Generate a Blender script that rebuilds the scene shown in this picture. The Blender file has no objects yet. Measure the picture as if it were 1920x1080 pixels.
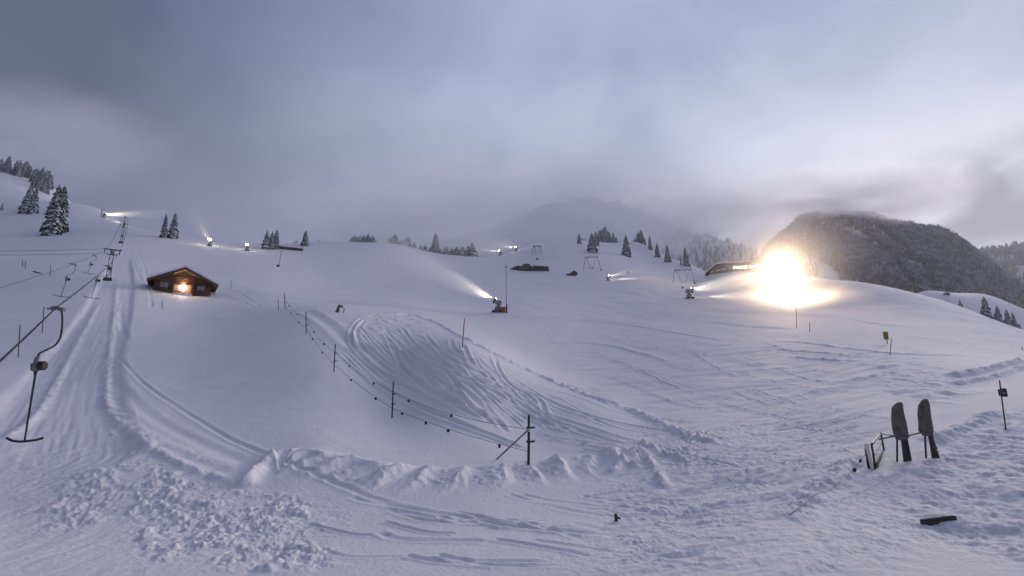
import bpy, bmesh, math, random
import numpy as np
from mathutils import Vector, Matrix

R = math.radians
random.seed(7)
rng = np.random.default_rng(11)
scene = bpy.context.scene
COL = scene.collection

# ------------------------------------------------------------------ camera
F = 880.0                      # focal length in pixels of a 1920 px wide picture
PITCH = R(10.5)
cam_data = bpy.data.cameras.new('camera')
cam_data.sensor_width = 36.0
cam_data.lens = 36.0 * F / 1920.0
cam_data.clip_start = 0.1
cam_data.clip_end = 20000
cam = bpy.data.objects.new('camera', cam_data)
cam.location = (0, 0, 0)       # z = 0 is the height of the webcam's eye
cam.rotation_euler = (R(90) + PITCH, 0, 0)
COL.objects.link(cam)
scene.camera = cam

# ------------------------------------------------------------------ render settings
scene.render.engine = 'CYCLES'
scene.view_settings.view_transform = 'Standard'
scene.view_settings.look = 'None'
scene.view_settings.gamma = 1.0
scene.view_settings.exposure = 1.0
scene.cycles.use_denoising = True
scene.cycles.max_bounces = 10
scene.cycles.diffuse_bounces = 3
scene.cycles.volume_bounces = 8
scene.cycles.use_adaptive_sampling = True
scene.cycles.adaptive_threshold = 0.03
scene.cycles.transparent_max_bounces = 8
scene.cycles.sample_clamp_indirect = 4.0

# ------------------------------------------------------------------ world: dawn sky under broken cloud
SUN_AZ = R(46)                 # dawn glow, to the right of the view
SUN_EL = R(20)
world = bpy.data.worlds.new('World')
scene.world = world
world.use_nodes = True
nt = world.node_tree
for n in list(nt.nodes):
    nt.nodes.remove(n)
N = nt.nodes.new
L = nt.links.new


def math_node(op, a, b=None, tree=None, clamp=False):
    tr = tree or nt
    m = tr.nodes.new('ShaderNodeMath')
    m.operation = op
    m.use_clamp = clamp
    for i, v in enumerate((a, b)):
        if v is None:
            continue
        if isinstance(v, (int, float)):
            m.inputs[i].default_value = v
        else:
            tr.links.new(v, m.inputs[i])
    return m.outputs[0]


def ramp_node(fac, stops, tree=None, interp='EASE'):
    tr = tree or nt
    r = tr.nodes.new('ShaderNodeValToRGB')
    r.color_ramp.interpolation = interp
    el = r.color_ramp.elements
    while len(el) < len(stops):
        el.new(0.5)
    for e, (p, c) in zip(el, stops):
        e.position = p
        e.color = (c[0], c[1], c[2], 1) if not isinstance(c, (int, float)) else (c, c, c, 1)
    tr.links.new(fac, r.inputs[0])
    return r.outputs[0]


def mix_rgb(fac, a, b, tree=None, blend='MIX'):
    tr = tree or nt
    m = tr.nodes.new('ShaderNodeMix')
    m.data_type = 'RGBA'
    m.blend_type = blend
    for sock, v in ((m.inputs[0], fac), (m.inputs[6], a), (m.inputs[7], b)):
        if isinstance(v, (int, float)):
            sock.default_value = v
        elif isinstance(v, tuple):
            sock.default_value = (v[0], v[1], v[2], 1)
        else:
            tr.links.new(v, sock)
    return m.outputs[2]


def noise_node(vec, scale, detail=4, rough=0.5, tree=None, distortion=0.0):
    tr = tree or nt
    n = tr.nodes.new('ShaderNodeTexNoise')
    n.inputs['Scale'].default_value = scale
    n.inputs['Detail'].default_value = detail
    n.inputs['Roughness'].default_value = rough
    n.inputs['Distortion'].default_value = distortion
    if vec is not None:
        tr.links.new(vec, n.inputs['Vector'])
    return n.outputs[0]


def mapping_node(vec, scale=(1, 1, 1), loc=(0, 0, 0), rot=(0, 0, 0), tree=None):
    tr = tree or nt
    m = tr.nodes.new('ShaderNodeMapping')
    m.inputs['Scale'].default_value = scale
    m.inputs['Location'].default_value = loc
    m.inputs['Rotation'].default_value = rot
    tr.links.new(vec, m.inputs[0])
    return m.outputs[0]


SCX = 6.6
tc = N('ShaderNodeTexCoord')
sep = N('ShaderNodeSeparateXYZ')
L(tc.outputs['Generated'], sep.inputs[0])
sky = N('ShaderNodeTexSky')
sky.sky_type = 'NISHITA'
sky.sun_disc = False
sky.sun_elevation = SUN_EL
sky.sun_rotation = SUN_AZ
sky.air_density = 1.0
sky.dust_density = 0.6
bg_sky = N('ShaderNodeBackground')
bg_sky.inputs[1].default_value = 0.05
L(sky.outputs[0], bg_sky.inputs[0])
# cloud deck: brighter towards the dawn, darker and bluer away from it
dot = N('ShaderNodeVectorMath')
dot.operation = 'DOT_PRODUCT'
L(tc.outputs['Generated'], dot.inputs[0])
dot.inputs[1].default_value = (math.sin(SUN_AZ) * math.cos(R(20)), math.cos(SUN_AZ) * math.cos(R(20)), math.sin(R(20)))
toward = math_node('MULTIPLY_ADD', dot.outputs['Value'], 0.5)
toward.node.inputs[2].default_value = 0.5
deck = ramp_node(toward, [(0.0, (0.056, 0.061, 0.096)), (0.48, (0.056, 0.061, 0.096)), (0.56, (0.060, 0.065, 0.102)), (0.65, (0.095, 0.102, 0.155)), (0.75, (0.185, 0.192, 0.260)),
                          (0.87, (0.275, 0.285, 0.365)), (0.96, (0.335, 0.341, 0.412)), (1.0, (0.36, 0.363, 0.428))], interp='LINEAR')
warp = mapping_node(tc.outputs['Generated'], scale=(1.0, 1.0, 1.35), loc=(0.3, 0.1, 0.0))
soft = noise_node(warp, 2.4, 6, 0.52, distortion=0.25)
softr = ramp_node(soft, [(0.34, (0.74, 0.77, 0.84)), (0.52, (1.0, 1.0, 1.0)), (0.68, (1.18, 1.16, 1.13))])
rise_ = ramp_node(sep.outputs['Z'], [(0.12, (1.22, 1.20, 1.18)), (0.30, (1.12, 1.12, 1.12)), (0.48, (0.84, 0.88, 0.95)), (0.62, (0.70, 0.76, 0.88))])
deck1 = mix_rgb(1.0, deck, rise_, blend='MULTIPLY')
deck2 = mix_rgb(1.0, deck1, softr, blend='MULTIPLY')
# broken low cloud: dark scud with bright gaps, lying on the peaks towards the dawn
warp2 = mapping_node(tc.outputs['Generated'], scale=(1.0, 1.0, 1.9), loc=(SCX, 0.4, 0.30))
scud = noise_node(warp2, 6.0, 8, 0.5, distortion=0.35)
scudr = ramp_node(scud, [(0.38, 0.0), (0.62, 1.0)])
low = ramp_node(sep.outputs['Z'], [(0.17, 0.0), (0.21, 1.0), (0.285, 1.0), (0.36, 0.0)])
az = N('ShaderNodeVectorMath')
az.operation = 'DOT_PRODUCT'
L(tc.outputs['Generated'], az.inputs[0])
az.inputs[1].default_value = (math.sin(R(50)), math.cos(R(50)), 0)
glow = ramp_node(az.outputs['Value'], [(0.82, 0.0), (0.90, 1.0)])
scud_f = math_node('MULTIPLY', scudr, math_node('MULTIPLY', low, glow))
gap = math_node('MULTIPLY', math_node('MULTIPLY', ramp_node(scud, [(0.30, 1.0), (0.50, 0.0)]), low), glow)
deck2b = mix_rgb(math_node('MULTIPLY', gap, 0.7), deck2, (0.56, 0.54, 0.56))
deck3 = mix_rgb(math_node('MULTIPLY', scud_f, 0.85), deck2b, (0.085, 0.085, 0.115))
bg_deck = N('ShaderNodeBackground')
L(deck3, bg_deck.inputs[0])
bg_deck.inputs[1].default_value = 1.0
mixs = N('ShaderNodeMixShader')
mixs.inputs[0].default_value = 0.95
L(bg_sky.outputs[0], mixs.inputs[1])
L(bg_deck.outputs[0], mixs.inputs[2])
wout = N('ShaderNodeOutputWorld')
L(mixs.outputs[0], wout.inputs['Surface'])

# ------------------------------------------------------------------ sun: a faint soft dawn direction through cloud
sun_d = bpy.data.lights.new('sun', 'SUN')
sun_d.energy = 0.75
sun_d.angle = R(14)
sun_d.color = (1.0, 0.90, 0.86)
sun = bpy.data.objects.new('sun', sun_d)
sd = Vector((math.sin(SUN_AZ), math.cos(SUN_AZ), math.tan(SUN_EL)))
sun.rotation_euler = sd.to_track_quat('Z', 'Y').to_euler()
sun.location = (200, 200, 300)
COL.objects.link(sun)

# ------------------------------------------------------------------ helpers: pixels of the photograph -> places on the land
CP, SP = math.cos(PITCH), math.sin(PITCH)


def ray(px, py):
    u = (px - 960.0) / F
    v = (540.0 - py) / F
    return np.array([u, CP - v * SP, SP + v * CP])


def at(px, py, Y):
    d = ray(px, py)
    return d * (Y / d[1])


def tps_fit(pts, vals, reg=1e-4):
    n = len(pts)
    d = np.linalg.norm(pts[:, None] - pts[None], axis=2)
    K = np.where(d > 0, d * d * np.log(d + 1e-12), 0.0) + reg * np.eye(n)
    P = np.c_[np.ones(n), pts]
    A = np.zeros((n + 3, n + 3))
    A[:n, :n] = K
    A[:n, n:] = P
    A[n:, :n] = P.T
    b = np.r_[vals, np.zeros(3)]
    return np.linalg.solve(A, b)


def tps_eval(w, ctr, q):
    out = np.empty(len(q))
    for s in range(0, len(q), 20000):
        c = q[s:s + 20000]
        d2 = ((c[:, None, :] - ctr[None]) ** 2).sum(2)
        out[s:s + 20000] = (0.5 * d2 * np.log(d2 + 1e-24)) @ w[:-3] + w[-3] + c @ w[-2:]
    return out


def _hash(ix, iy, seed):
    h = (ix.astype(np.int64) * 374761393 + iy.astype(np.int64) * 668265263 + seed * 2147483647) & 0x7fffffff
    h = ((h ^ (h >> 13)) * 1274126177) & 0x7fffffff
    return ((h ^ (h >> 16)) & 0xffff) / 65535.0


def vnoise(x, y, seed=0):
    ix = np.floor(x)
    iy = np.floor(y)
    fx = x - ix
    fy = y - iy
    ux = fx ** 3 * (fx * (fx * 6 - 15) + 10)
    uy = fy ** 3 * (fy * (fy * 6 - 15) + 10)
    a = _hash(ix, iy, seed)
    b = _hash(ix + 1, iy, seed)
    c = _hash(ix, iy + 1, seed)
    d = _hash(ix + 1, iy + 1, seed)
    return (a + (b - a) * ux) * (1 - uy) + (c + (d - c) * ux) * uy - 0.5


def fbm(x, y, octaves=4, seed=0, gain=0.5):
    s = np.zeros_like(x)
    amp = 1.0
    for o in range(octaves):
        ca, sa = math.cos(0.6 * o), math.sin(0.6 * o)
        s += amp * vnoise((x * ca - y * sa) * 2 ** o + 17.3 * o, (x * sa + y * ca) * 2 ** o - 9.1 * o, seed + o)
        amp *= gain
    return s


def smooth(a, b, x):
    t = np.clip((x - a) / (b - a), 0, 1)
    return t * t * (3 - 2 * t)


# ------------------------------------------------------------------ materials
MATS = {}


def base_mat(name, col, rough=0.6, metal=0.0, spec=0.5):
    m = bpy.data.materials.new(name)
    m.use_nodes = True
    b = m.node_tree.nodes['Principled BSDF']
    b.inputs['Base Color'].default_value = (col[0], col[1], col[2], 1)
    b.inputs['Roughness'].default_value = rough
    b.inputs['Metallic'].default_value = metal
    b.inputs['Specular IOR Level'].default_value = spec
    MATS[name] = m
    return m


def mottled(name, c0, c1, scale=3.0, rough=0.7, metal=0.0, bump=0.0, stretch=(1, 1, 1)):
    m = base_mat(name, c0, rough, metal)
    t = m.node_tree
    b = t.nodes['Principled BSDF']
    co = t.nodes.new('ShaderNodeTexCoord')
    vec = mapping_node(co.outputs['Object'], scale=stretch, tree=t)
    nz = noise_node(vec, scale, 5, 0.6, tree=t)
    t.links.new(ramp_node(nz, [(0.3, c0), (0.7, c1)], tree=t), b.inputs['Base Color'])
    if bump:
        bp = t.nodes.new('ShaderNodeBump')
        bp.inputs['Strength'].default_value = bump
        t.links.new(nz, bp.inputs['Height'])
        t.links.new(bp.outputs[0], b.inputs['Normal'])
    return m


def snow_material():
    m = base_mat('snow', (0.86, 0.87, 0.91), 0.75, 0, 0.25)
    t = m.node_tree
    b = t.nodes['Principled BSDF']
    co = t.nodes.new('ShaderNodeTexCoord')
    big = noise_node(co.outputs['Object'], 0.35, 5, 0.6, tree=t)
    t.links.new(ramp_node(big, [(0.3, (0.885, 0.865, 0.875)), (0.7, (0.93, 0.91, 0.915))], tree=t), b.inputs['Base Color'])
    fine = noise_node(co.outputs['Object'], 9.0, 6, 0.65, tree=t)
    bp = t.nodes.new('ShaderNodeBump')
    bp.inputs['Strength'].default_value = 0.55
    bp.inputs['Distance'].default_value = 0.07
    t.links.new(fine, bp.inputs['Height'])
    t.links.new(bp.outputs[0], b.inputs['Normal'])
    return m


snow_material()

# ------------------------------------------------------------------ the snow field
# measured places: (pixel x, pixel y, metres ahead of the camera)
CTRL = []
COLS = {
    -420: [(1080, 9), (970, 12.5), (830, 17), (700, 28), (600, 42), (520, 66), (475, 95), (400, 180), (300, 330), (285, 420)],
    0: [(1080, 9), (970, 13), (835, 18), (700, 31), (600, 45), (520, 70), (475, 100), (400, 190), (318, 330), (303, 400)],
    98: [(1080, 9), (970, 13), (820, 19.5), (700, 32), (600, 46), (525, 67), (440, 140), (378, 250), (352, 340), (350, 420)],
    200: [(1080, 9), (970, 13), (870, 16.6), (800, 21), (700, 32), (620, 43), (528, 66), (456, 122), (402, 225), (400, 255)],
    345: [(1080, 9), (970, 13), (880, 16.5), (800, 22), (700, 33), (600, 54), (556, 69), (540, 77), (500, 112), (446, 195)],
    480: [(1080, 9), (970, 13), (890, 16.5), (800, 22), (700, 32), (620, 45), (580, 60), (545, 82), (500, 130), (464, 210)],
    600: [(1080, 9), (970, 13), (880, 17), (840, 19), (700, 31), (630, 42), (583, 53), (566, 82), (520, 140), (462, 240)],
    736: [(1080, 9), (970, 13), (880, 17.3), (845, 20), (782, 26), (700, 33.5), (620, 48), (587, 62), (560, 110), (520, 165), (473, 280)],
    867: [(1080, 9), (970, 13), (885, 17.3), (845, 20.5), (780, 25), (700, 30.5), (652, 35), (628, 50), (592, 88), (560, 128), (520, 195), (488, 285)],
    992: [(1080, 9), (970, 13), (870, 19), (820, 24), (760, 29), (712, 34), (680, 45), (620, 72), (590, 95), (560, 130), (508, 225), (466, 350)],
    1100: [(1080, 9), (970, 13), (870, 19), (820, 23), (760, 29.5), (720, 40), (660, 60), (604, 92), (575, 120), (510, 225), (456, 370)],
    1200: [(1080, 9), (970, 13), (870, 18.6), (830, 22), (780, 28.5), (700, 46), (640, 70), (612, 88), (575, 125), (522, 195), (476, 340), (456, 400)],
    1300: [(1080, 9), (970, 13), (870, 18.6), (820, 23), (780, 28.5), (700, 45), (640, 68), (600, 100), (562, 145), (530, 220), (516, 258), (498, 330)],
    1400: [(1080, 9), (970, 13), (870, 18.6), (800, 26), (700, 45), (650, 63), (600, 98), (569, 138), (545, 160), (512, 240)],
    1500: [(1080, 9), (970, 13), (880, 18), (800, 26), (700, 45), (645, 65), (605, 95), (581, 122), (562, 150), (512, 185)],
    1600: [(1080, 9), (970, 13), (870, 18.8), (790, 26), (700, 43), (650, 60), (610, 85), (580, 115), (529, 160)],
    1700: [(1080, 9), (970, 13), (862, 19.3), (780, 26.5), (700, 41), (655, 58), (600, 92), (547, 142)],
    1810: [(1080, 9), (960, 13.2), (865, 18.5), (790, 25), (720, 36), (660, 58), (610, 86), (577, 118)],
    1920: [(1080, 8.8), (940, 13.5), (820, 21), (750, 29), (690, 43), (655, 64), (619, 98)],
    2300: [(1080, 8.5), (940, 13), (820, 20), (750, 28), (700, 42), (680, 64), (655, 95)],
}
for cx, lst in COLS.items():
    for (cy, Y) in lst:
        CTRL.append(at(cx, cy, Y))
# land falling away behind the crests (metres: x from pixel column, height, distance ahead)


def behind(px, Y, z):
    CTRL.append(np.array([(px - 960.0) / F * Y, Y, z]))


for px, Y, z in [(200, 320, 82), (345, 270, 50), (480, 280, 48), (600, 310, 52), (736, 350, 55), (867, 360, 50),
                 (992, 430, 78), (1100, 450, 92), (1200, 480, 95), (1300, 420, 66), (1400, 320, 50), (1500, 250, 34),
                 (1600, 215, 22), (1700, 190, 17), (1810, 160, 9), (1920, 135, 4), (2300, 130, -2),
                 (345, 420, 40), (600, 460, 38), (867, 470, 38), (1500, 400, 20)]:
    behind(px, Y, z)
# the second snowy shoulder at the far right
for px, py, Y in [(1735, 546, 250), (1790, 549, 255), (1850, 553, 262), (1920, 588, 262), (2050, 640, 262), (1850, 580, 225)]:
    CTRL.append(at(px, py, Y))
for px, Y, z in [(1735, 330, 20), (1850, 340, 20), (1920, 340, 10), (2300, 300, 0), (1700, 480, 0), (2300, 480, -10)]:
    behind(px, Y, z)
for th in (-75, -60, -40, -20, 0, 20, 40, 60, 75):
    for r in (3.0, 6.5):
        CTRL.append(np.array([r * math.sin(R(th)), r * math.cos(R(th)), -3.55]))
CTRL = np.array(CTRL)
cr = np.hypot(CTRL[:, 0], CTRL[:, 1])
cth = np.arctan2(CTRL[:, 0], CTRL[:, 1])
KTH = 2.2
cpts = np.c_[cth * KTH, np.log(cr)]
cw = tps_fit(cpts, CTRL[:, 2] / cr, reg=4e-4)

TH_MAX = R(52)
NTH, NR = 1000, 1080
R0, R1 = 2.5, 500.0
gth = np.linspace(-TH_MAX, TH_MAX, NTH)
glr = np.linspace(math.log(R0), math.log(R1), NR)
# coarse solution first, refined bilinearly: the surface is smooth
cg_t = np.linspace(-TH_MAX, TH_MAX, 260)
cg_r = np.linspace(math.log(R0), math.log(R1), 230)
TT, RRc = np.meshgrid(cg_t, cg_r)
cz = tps_eval(cw, cpts, np.c_[TT.ravel() * KTH, RRc.ravel()]).reshape(TT.shape) * np.exp(RRc)


def bicubic_resample(Zc, nr, nth):
    def resample(M, n):                       # Catmull-Rom along axis 0
        k = M.shape[0]
        p = np.linspace(0, k - 1, n)
        i = np.clip(np.floor(p).astype(int), 0, k - 2)
        f = (p - i)[:, None]
        a = M[np.clip(i - 1, 0, k - 1)]
        b = M[i]
        c = M[i + 1]
        d = M[np.clip(i + 2, 0, k - 1)]
        return b + 0.5 * f * (c - a + f * (2 * a - 5 * b + 4 * c - d + f * (3 * (b - c) + d - a)))
    return resample(resample(Zc, nr).T, nth).T


Z0 = bicubic_resample(cz, NR, NTH)
GT, GR = np.meshgrid(gth, np.exp(glr))
GX = GR * np.sin(GT)
GY = GR * np.cos(GT)
ZS = Z0.copy()                                # the surface that ground() and hit() read


def ground(x, y):
    x = np.asarray(x, float)
    y = np.asarray(y, float)
    th = np.arctan2(x, y)
    lr = np.log(np.maximum(np.hypot(x, y), R0))
    a = np.clip((th + TH_MAX) / (2 * TH_MAX) * (NTH - 1), 0, NTH - 1.001)
    b = np.clip((lr - glr[0]) / (glr[-1] - glr[0]) * (NR - 1), 0, NR - 1.001)
    i = a.astype(int)
    j = b.astype(int)
    fa = a - i
    fb = b - j
    return (ZS[j, i] * (1 - fa) + ZS[j, i + 1] * fa) * (1 - fb) + (ZS[j + 1, i] * (1 - fa) + ZS[j + 1, i + 1] * fa) * fb


def hit(px, py, ymin=6.0, ymax=480.0):
    """first place where the sight line through a pixel meets the snow"""
    d = ray(px, py)
    Ys = np.exp(np.linspace(math.log(ymin), math.log(ymax), 1600))
    P = d[None] * (Ys / d[1])[:, None]
    g = ground(P[:, 0], P[:, 1]) - P[:, 2]
    k = np.nonzero((g[1:] >= 0) & (g[:-1] < 0))[0]
    if len(k) == 0:
        k0 = int(np.argmax(g))
        p = P[k0]
        return Vector((p[0], p[1], float(ground(p[0], p[1]))))
    k0 = k[0]
    t = -g[k0] / (g[k0 + 1] - g[k0])
    p = P[k0] * (1 - t) + P[k0 + 1] * t
    return Vector((p[0], p[1], float(ground(p[0], p[1]))))


def spline(pts, n=40):
    P = np.asarray(pts, float)
    if len(P) < 3:
        t = np.linspace(0, 1, n)[:, None]
        return P[0] * (1 - t) + P[-1] * t
    Q = np.vstack([2 * P[0] - P[1], P, 2 * P[-1] - P[-2]])
    out = []
    m = max(2, n // (len(P) - 1))
    for i in range(len(P) - 1):
        a, b, c, d = Q[i:i + 4]
        for t in np.linspace(0, 1, m, endpoint=False):
            out.append(b + 0.5 * t * (c - a + t * (2 * a - 5 * b + 4 * c - d + t * (3 * (b - c) + d - a))))
    out.append(P[-1])
    return np.array(out)


def on_land(pixels, n=40, ymin=6.0, ymax=480.0):
    return np.array([tuple(hit(x, y, ymin, ymax))[:2] for x, y in spline(pixels, n)])


DZ = np.zeros_like(Z0)


def near_curve(path, reach):
    """distance, signed side and position along the path, for the grid points within reach of it"""
    x0, y0 = path.min(0) - reach
    x1, y1 = path.max(0) + reach
    sel = np.nonzero((GX > x0) & (GX < x1) & (GY > y0) & (GY < y1))
    px, py = GX[sel], GY[sel]
    best = np.full(len(px), 1e9)
    side = np.zeros(len(px))
    along = np.zeros(len(px))
    ns = len(path) - 1
    for i in range(ns):
        a, b = path[i], path[i + 1]
        e = b - a
        l2 = float(e @ e) + 1e-9
        t = np.clip(((px - a[0]) * e[0] + (py - a[1]) * e[1]) / l2, 0, 1)
        dx, dy = px - a[0] - t * e[0], py - a[1] - t * e[1]
        d = np.hypot(dx, dy)
        m = d < best
        best[m] = d[m]
        side[m] = np.sign(e[0] * dy - e[1] * dx)[m]
        along[m] = (i + t[m]) / ns
    return sel, best, side, along


def groove(path, width, depth, lip=0.5, wob=0.12):
    sel, d, s, t = near_curve(path, width * 3)
    x, y = GX[sel], GY[sel]
    d = d + wob * width * fbm(x / width * 0.5, y / width * 0.5, 2, 5)
    q = d / width
    prof = -np.exp(-(q * 1.6) ** 2) + lip * np.exp(-((q - 1.25) * 2.0) ** 2)
    fade = smooth(0, 0.08, t) * smooth(0, 0.08, 1 - t)
    vary = 0.75 + 0.9 * vnoise(x * 0.35, y * 0.35, 21)
    DZ[sel] += 0.8 * depth * prof * fade * vary


def ridge(path, width, height, lopside=1.0, rough=0.0, ends=0.1):
    """a bank of snow: lopside > 1 makes the left side of the path broader"""
    reach = width * 3 * max(lopside, 1)
    sel, d, s, t = near_curve(path, reach)
    x, y = GX[sel], GY[sel]
    w = np.where(s > 0, width * lopside, width)
    q = d / w
    h = height * np.exp(-q ** 2 * 1.4)
    if rough:
        h *= np.clip(1 + rough * fbm(x * 2.0, y * 2.0, 4, 33, 0.6), 0.35, 1.55)
    DZ[sel] += h * smooth(0, ends, t) * smooth(0, ends, 1 - t)


def region(pixels, soft, n=60):
    """soft mask of a patch of ground given by its outline"""
    poly = on_land(list(pixels) + [pixels[0]], n) if False else np.array([tuple(hit(x, y))[:2] for x, y in pixels])
    x0, y0 = poly.min(0) - soft
    x1, y1 = poly.max(0) + soft
    sel = np.nonzero((GX > x0) & (GX < x1) & (GY > y0) & (GY < y1))
    px, py = GX[sel], GY[sel]
    inside = np.zeros(len(px), bool)
    best = np.full(len(px), 1e9)
    k = len(poly)
    for i in range(k):
        a, b = poly[i], poly[(i + 1) % k]
        e = b - a
        t = np.clip(((px - a[0]) * e[0] + (py - a[1]) * e[1]) / (float(e @ e) + 1e-9), 0, 1)
        best = np.minimum(best, np.hypot(px - a[0] - t * e[0], py - a[1] - t * e[1]))
        c = ((a[1] > py) != (b[1] > py)) & (px < (b[0] - a[0]) * (py - a[1]) / (b[1] - a[1] + 1e-12) + a[0])
        inside ^= c
    sd_ = np.where(inside, best, -best)
    return sel, px, py, smooth(-soft, soft, sd_)


def clods(x, y, cell, seed, fill=0.6):
    """angular lumps of broken snow"""
    best = np.zeros_like(x)
    cx, cy = np.floor(x / cell), np.floor(y / cell)
    for i in (-1, 0, 1):
        for j in (-1, 0, 1):
            gx, gy = cx + i, cy + j
            here = _hash(gx, gy, seed) < fill
            jx = (gx + 0.15 + 0.7 * _hash(gx, gy, seed + 1)) * cell
            jy = (gy + 0.15 + 0.7 * _hash(gx, gy, seed + 2)) * cell
            r = cell * (0.25 + 0.55 * _hash(gx, gy, seed + 3))
            an = 6.28 * _hash(gx, gy, seed + 4)
            dx, dy = x - jx, y - jy
            a = dx * np.cos(an) + dy * np.sin(an)
            b = -dx * np.sin(an) + dy * np.cos(an)
            d = np.maximum(np.abs(a), np.abs(b) * 1.3 + 0.35 * np.abs(a)) / r
            tilt = 1 + 0.6 * a / r
            best = np.maximum(best, np.where(here, r * np.clip((1.15 - d) * 2.2, 0, 1) * np.clip(tilt, 0.2, 1.6), 0))
    return best


# gentle wind-drifted unevenness everywhere, growing with distance
DZ += 0.05 * fbm(GX * 0.22, GY * 0.22, 3, 3) * smooth(6, 25, GR) + 0.45 * fbm(GX * 0.045, GY * 0.045, 3, 8) * smooth(40, 150, GR)
DZ += 0.012 * fbm(GX * 1.6, GY * 1.6, 3, 4)

# --- ski tracks down the bank in the middle
TRACKS = [
    [(715, 588), (672, 602), (657, 625), (665, 652), (700, 688), (738, 716), (800, 745)],
    [(690, 598), (668, 618), (672, 640), (700, 672), (745, 705), (815, 742), (900, 772)],
    [(672, 612), (692, 634), (735, 680), (792, 722), (855, 758), (950, 798)],
    [(718, 612), (734, 650), (750, 682), (772, 708), (805, 737), (865, 768), (935, 798)],
    [(724, 620), (760, 656), (790, 686), (822, 712), (872, 757), (922, 792)],
    [(750, 612), (765, 632), (802, 668), (842, 688), (885, 708), (955, 745)],
    [(798, 625), (815, 652), (842, 672), (882, 692), (932, 717), (982, 737), (1022, 772)],
    [(924, 665), (936, 695), (955, 720), (978, 737), (1012, 752), (1024, 782)],
    [(845, 636), (848, 650), (860, 664)],
    [(868, 645), (876, 665), (886, 684)],
    [(735, 672), (800, 692), (852, 722), (902, 762), (952, 812)],
    [(640, 662), (700, 716), (780, 762), (880, 802), (985, 842)],
    [(790, 700), (860, 730), (930, 752), (1010, 790), (1080, 812)],
    [(955, 705), (1050, 762), (1150, 792), (1255, 812)],
    [(1000, 770), (1100, 802), (1250, 846), (1390, 880)],
    [(890, 715), (960, 755), (1060, 800), (1180, 838)],
    [(830, 690), (850, 715), (862, 740), (890, 775)],
    [(700, 590), (735, 600), (765, 596), (790, 606)],
]
for tr in TRACKS:
    groove(on_land(tr, 36), 0.20, 0.12, 0.9)
    if len(tr) > 4:
        groove(on_land([(x + random.uniform(-4, 9), y + random.uniform(-5, 3)) for x, y in tr], 36), 0.18, 0.10, 0.8)
for k in range(30):
    x0 = random.uniform(690, 930)
    y0 = 604 + (x0 - 700) * 0.33 + random.uniform(-4, 25)
    pts = [(x0, y0)]
    for j in range(4):
        x0 += random.uniform(25, 62)
        y0 += random.uniform(18, 40)
        pts.append((x0, y0))
    groove(on_land(pts, 24), random.uniform(0.12, 0.2), random.uniform(0.05, 0.10), 0.9)
# edge of the cut bank, with its crumbled lip
ridge(on_land([(690, 590), (760, 590), (815, 605), (865, 632), (935, 668), (1000, 700), (1085, 735), (1185, 772), (1300, 822), (1390, 838)], 60), 0.5, 0.16, 1.0, 1.6)
groove(on_land([(570, 580), (592, 592), (622, 612), (655, 642), (690, 662)], 30), 0.8, 0.16, 0.5)
sel, px_, py_, m_ = region([(690, 590), (790, 588), (830, 625), (700, 625), (660, 612)], 1.0)
DZ[sel] += m_ * 0.16 * np.maximum(fbm(px_ * 0.9, py_ * 0.9, 3, 61), -0.1)
sel, px_, py_, m_ = region([(700, 610), (860, 640), (1000, 705), (1300, 830), (1200, 860), (990, 850), (760, 745)], 1.0)
DZ[sel] += m_ * 0.03 * fbm(px_ * 1.1, py_ * 1.1, 4, 62, 0.6)

# --- the T-bar lane on the left: worn trough, groomed streaks, banks on both sides
lane = on_land([(228, 470), (222, 520), (205, 575), (172, 640), (140, 700), (110, 780), (80, 860)], 50)
sel, d_, s_, t_ = near_curve(lane, 6)
wl = 1.6 + 0.9 * (t_)
DZ[sel] -= 0.22 * (1 - smooth(wl * 0.85, wl * 1.2, d_)) * smooth(0, 0.1, t_)
x_, y_ = GX[sel], GY[sel]
dl = d_ * s_
DZ[sel] += (1 - smooth(wl, wl * 1.5, d_)) * 0.035 * vnoise(dl * 7.0 + 0.3 * vnoise(t_ * 40, dl, 2), t_ * 14, 71)
ridge(on_land([(190, 560), (150, 630), (112, 700), (68, 770), (0, 822)], 40), 0.24, 0.09, 1.0, 1.4)
ridge(on_land([(222, 500), (215, 570), (206, 650), (199, 735), (212, 775), (250, 815), (320, 862), (400, 895), (462, 912)], 60), 0.20, 0.10, 1.6, 1.2)
ridge(on_land([(203, 740), (235, 790), (300, 828), (380, 862), (455, 888)], 50), 0.4, 0.07, 1.2, 0.6)
groove(on_land([(212, 655), (262, 712), (322, 757), (422, 817), (520, 862), (615, 900), (720, 942), (830, 962)], 70), 0.16, 0.07, 0.5)
groove(on_land([(208, 700), (250, 752), (300, 792), (380, 832), (470, 876)], 50), 0.35, 0.05, 0.5)
for pts in ([(240, 470), (262, 520), (280, 548), (284, 580)], [(300, 470), (310, 500), (330, 520)], [(232, 560), (228, 600), (240, 640)],
            [(405, 545), (440, 560), (475, 575)], [(420, 530), (455, 552), (490, 577)], [(252, 460), (270, 500), (276, 540)]):
    groove(on_land(pts, 20), 0.28, 0.07, 0.7)

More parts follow.
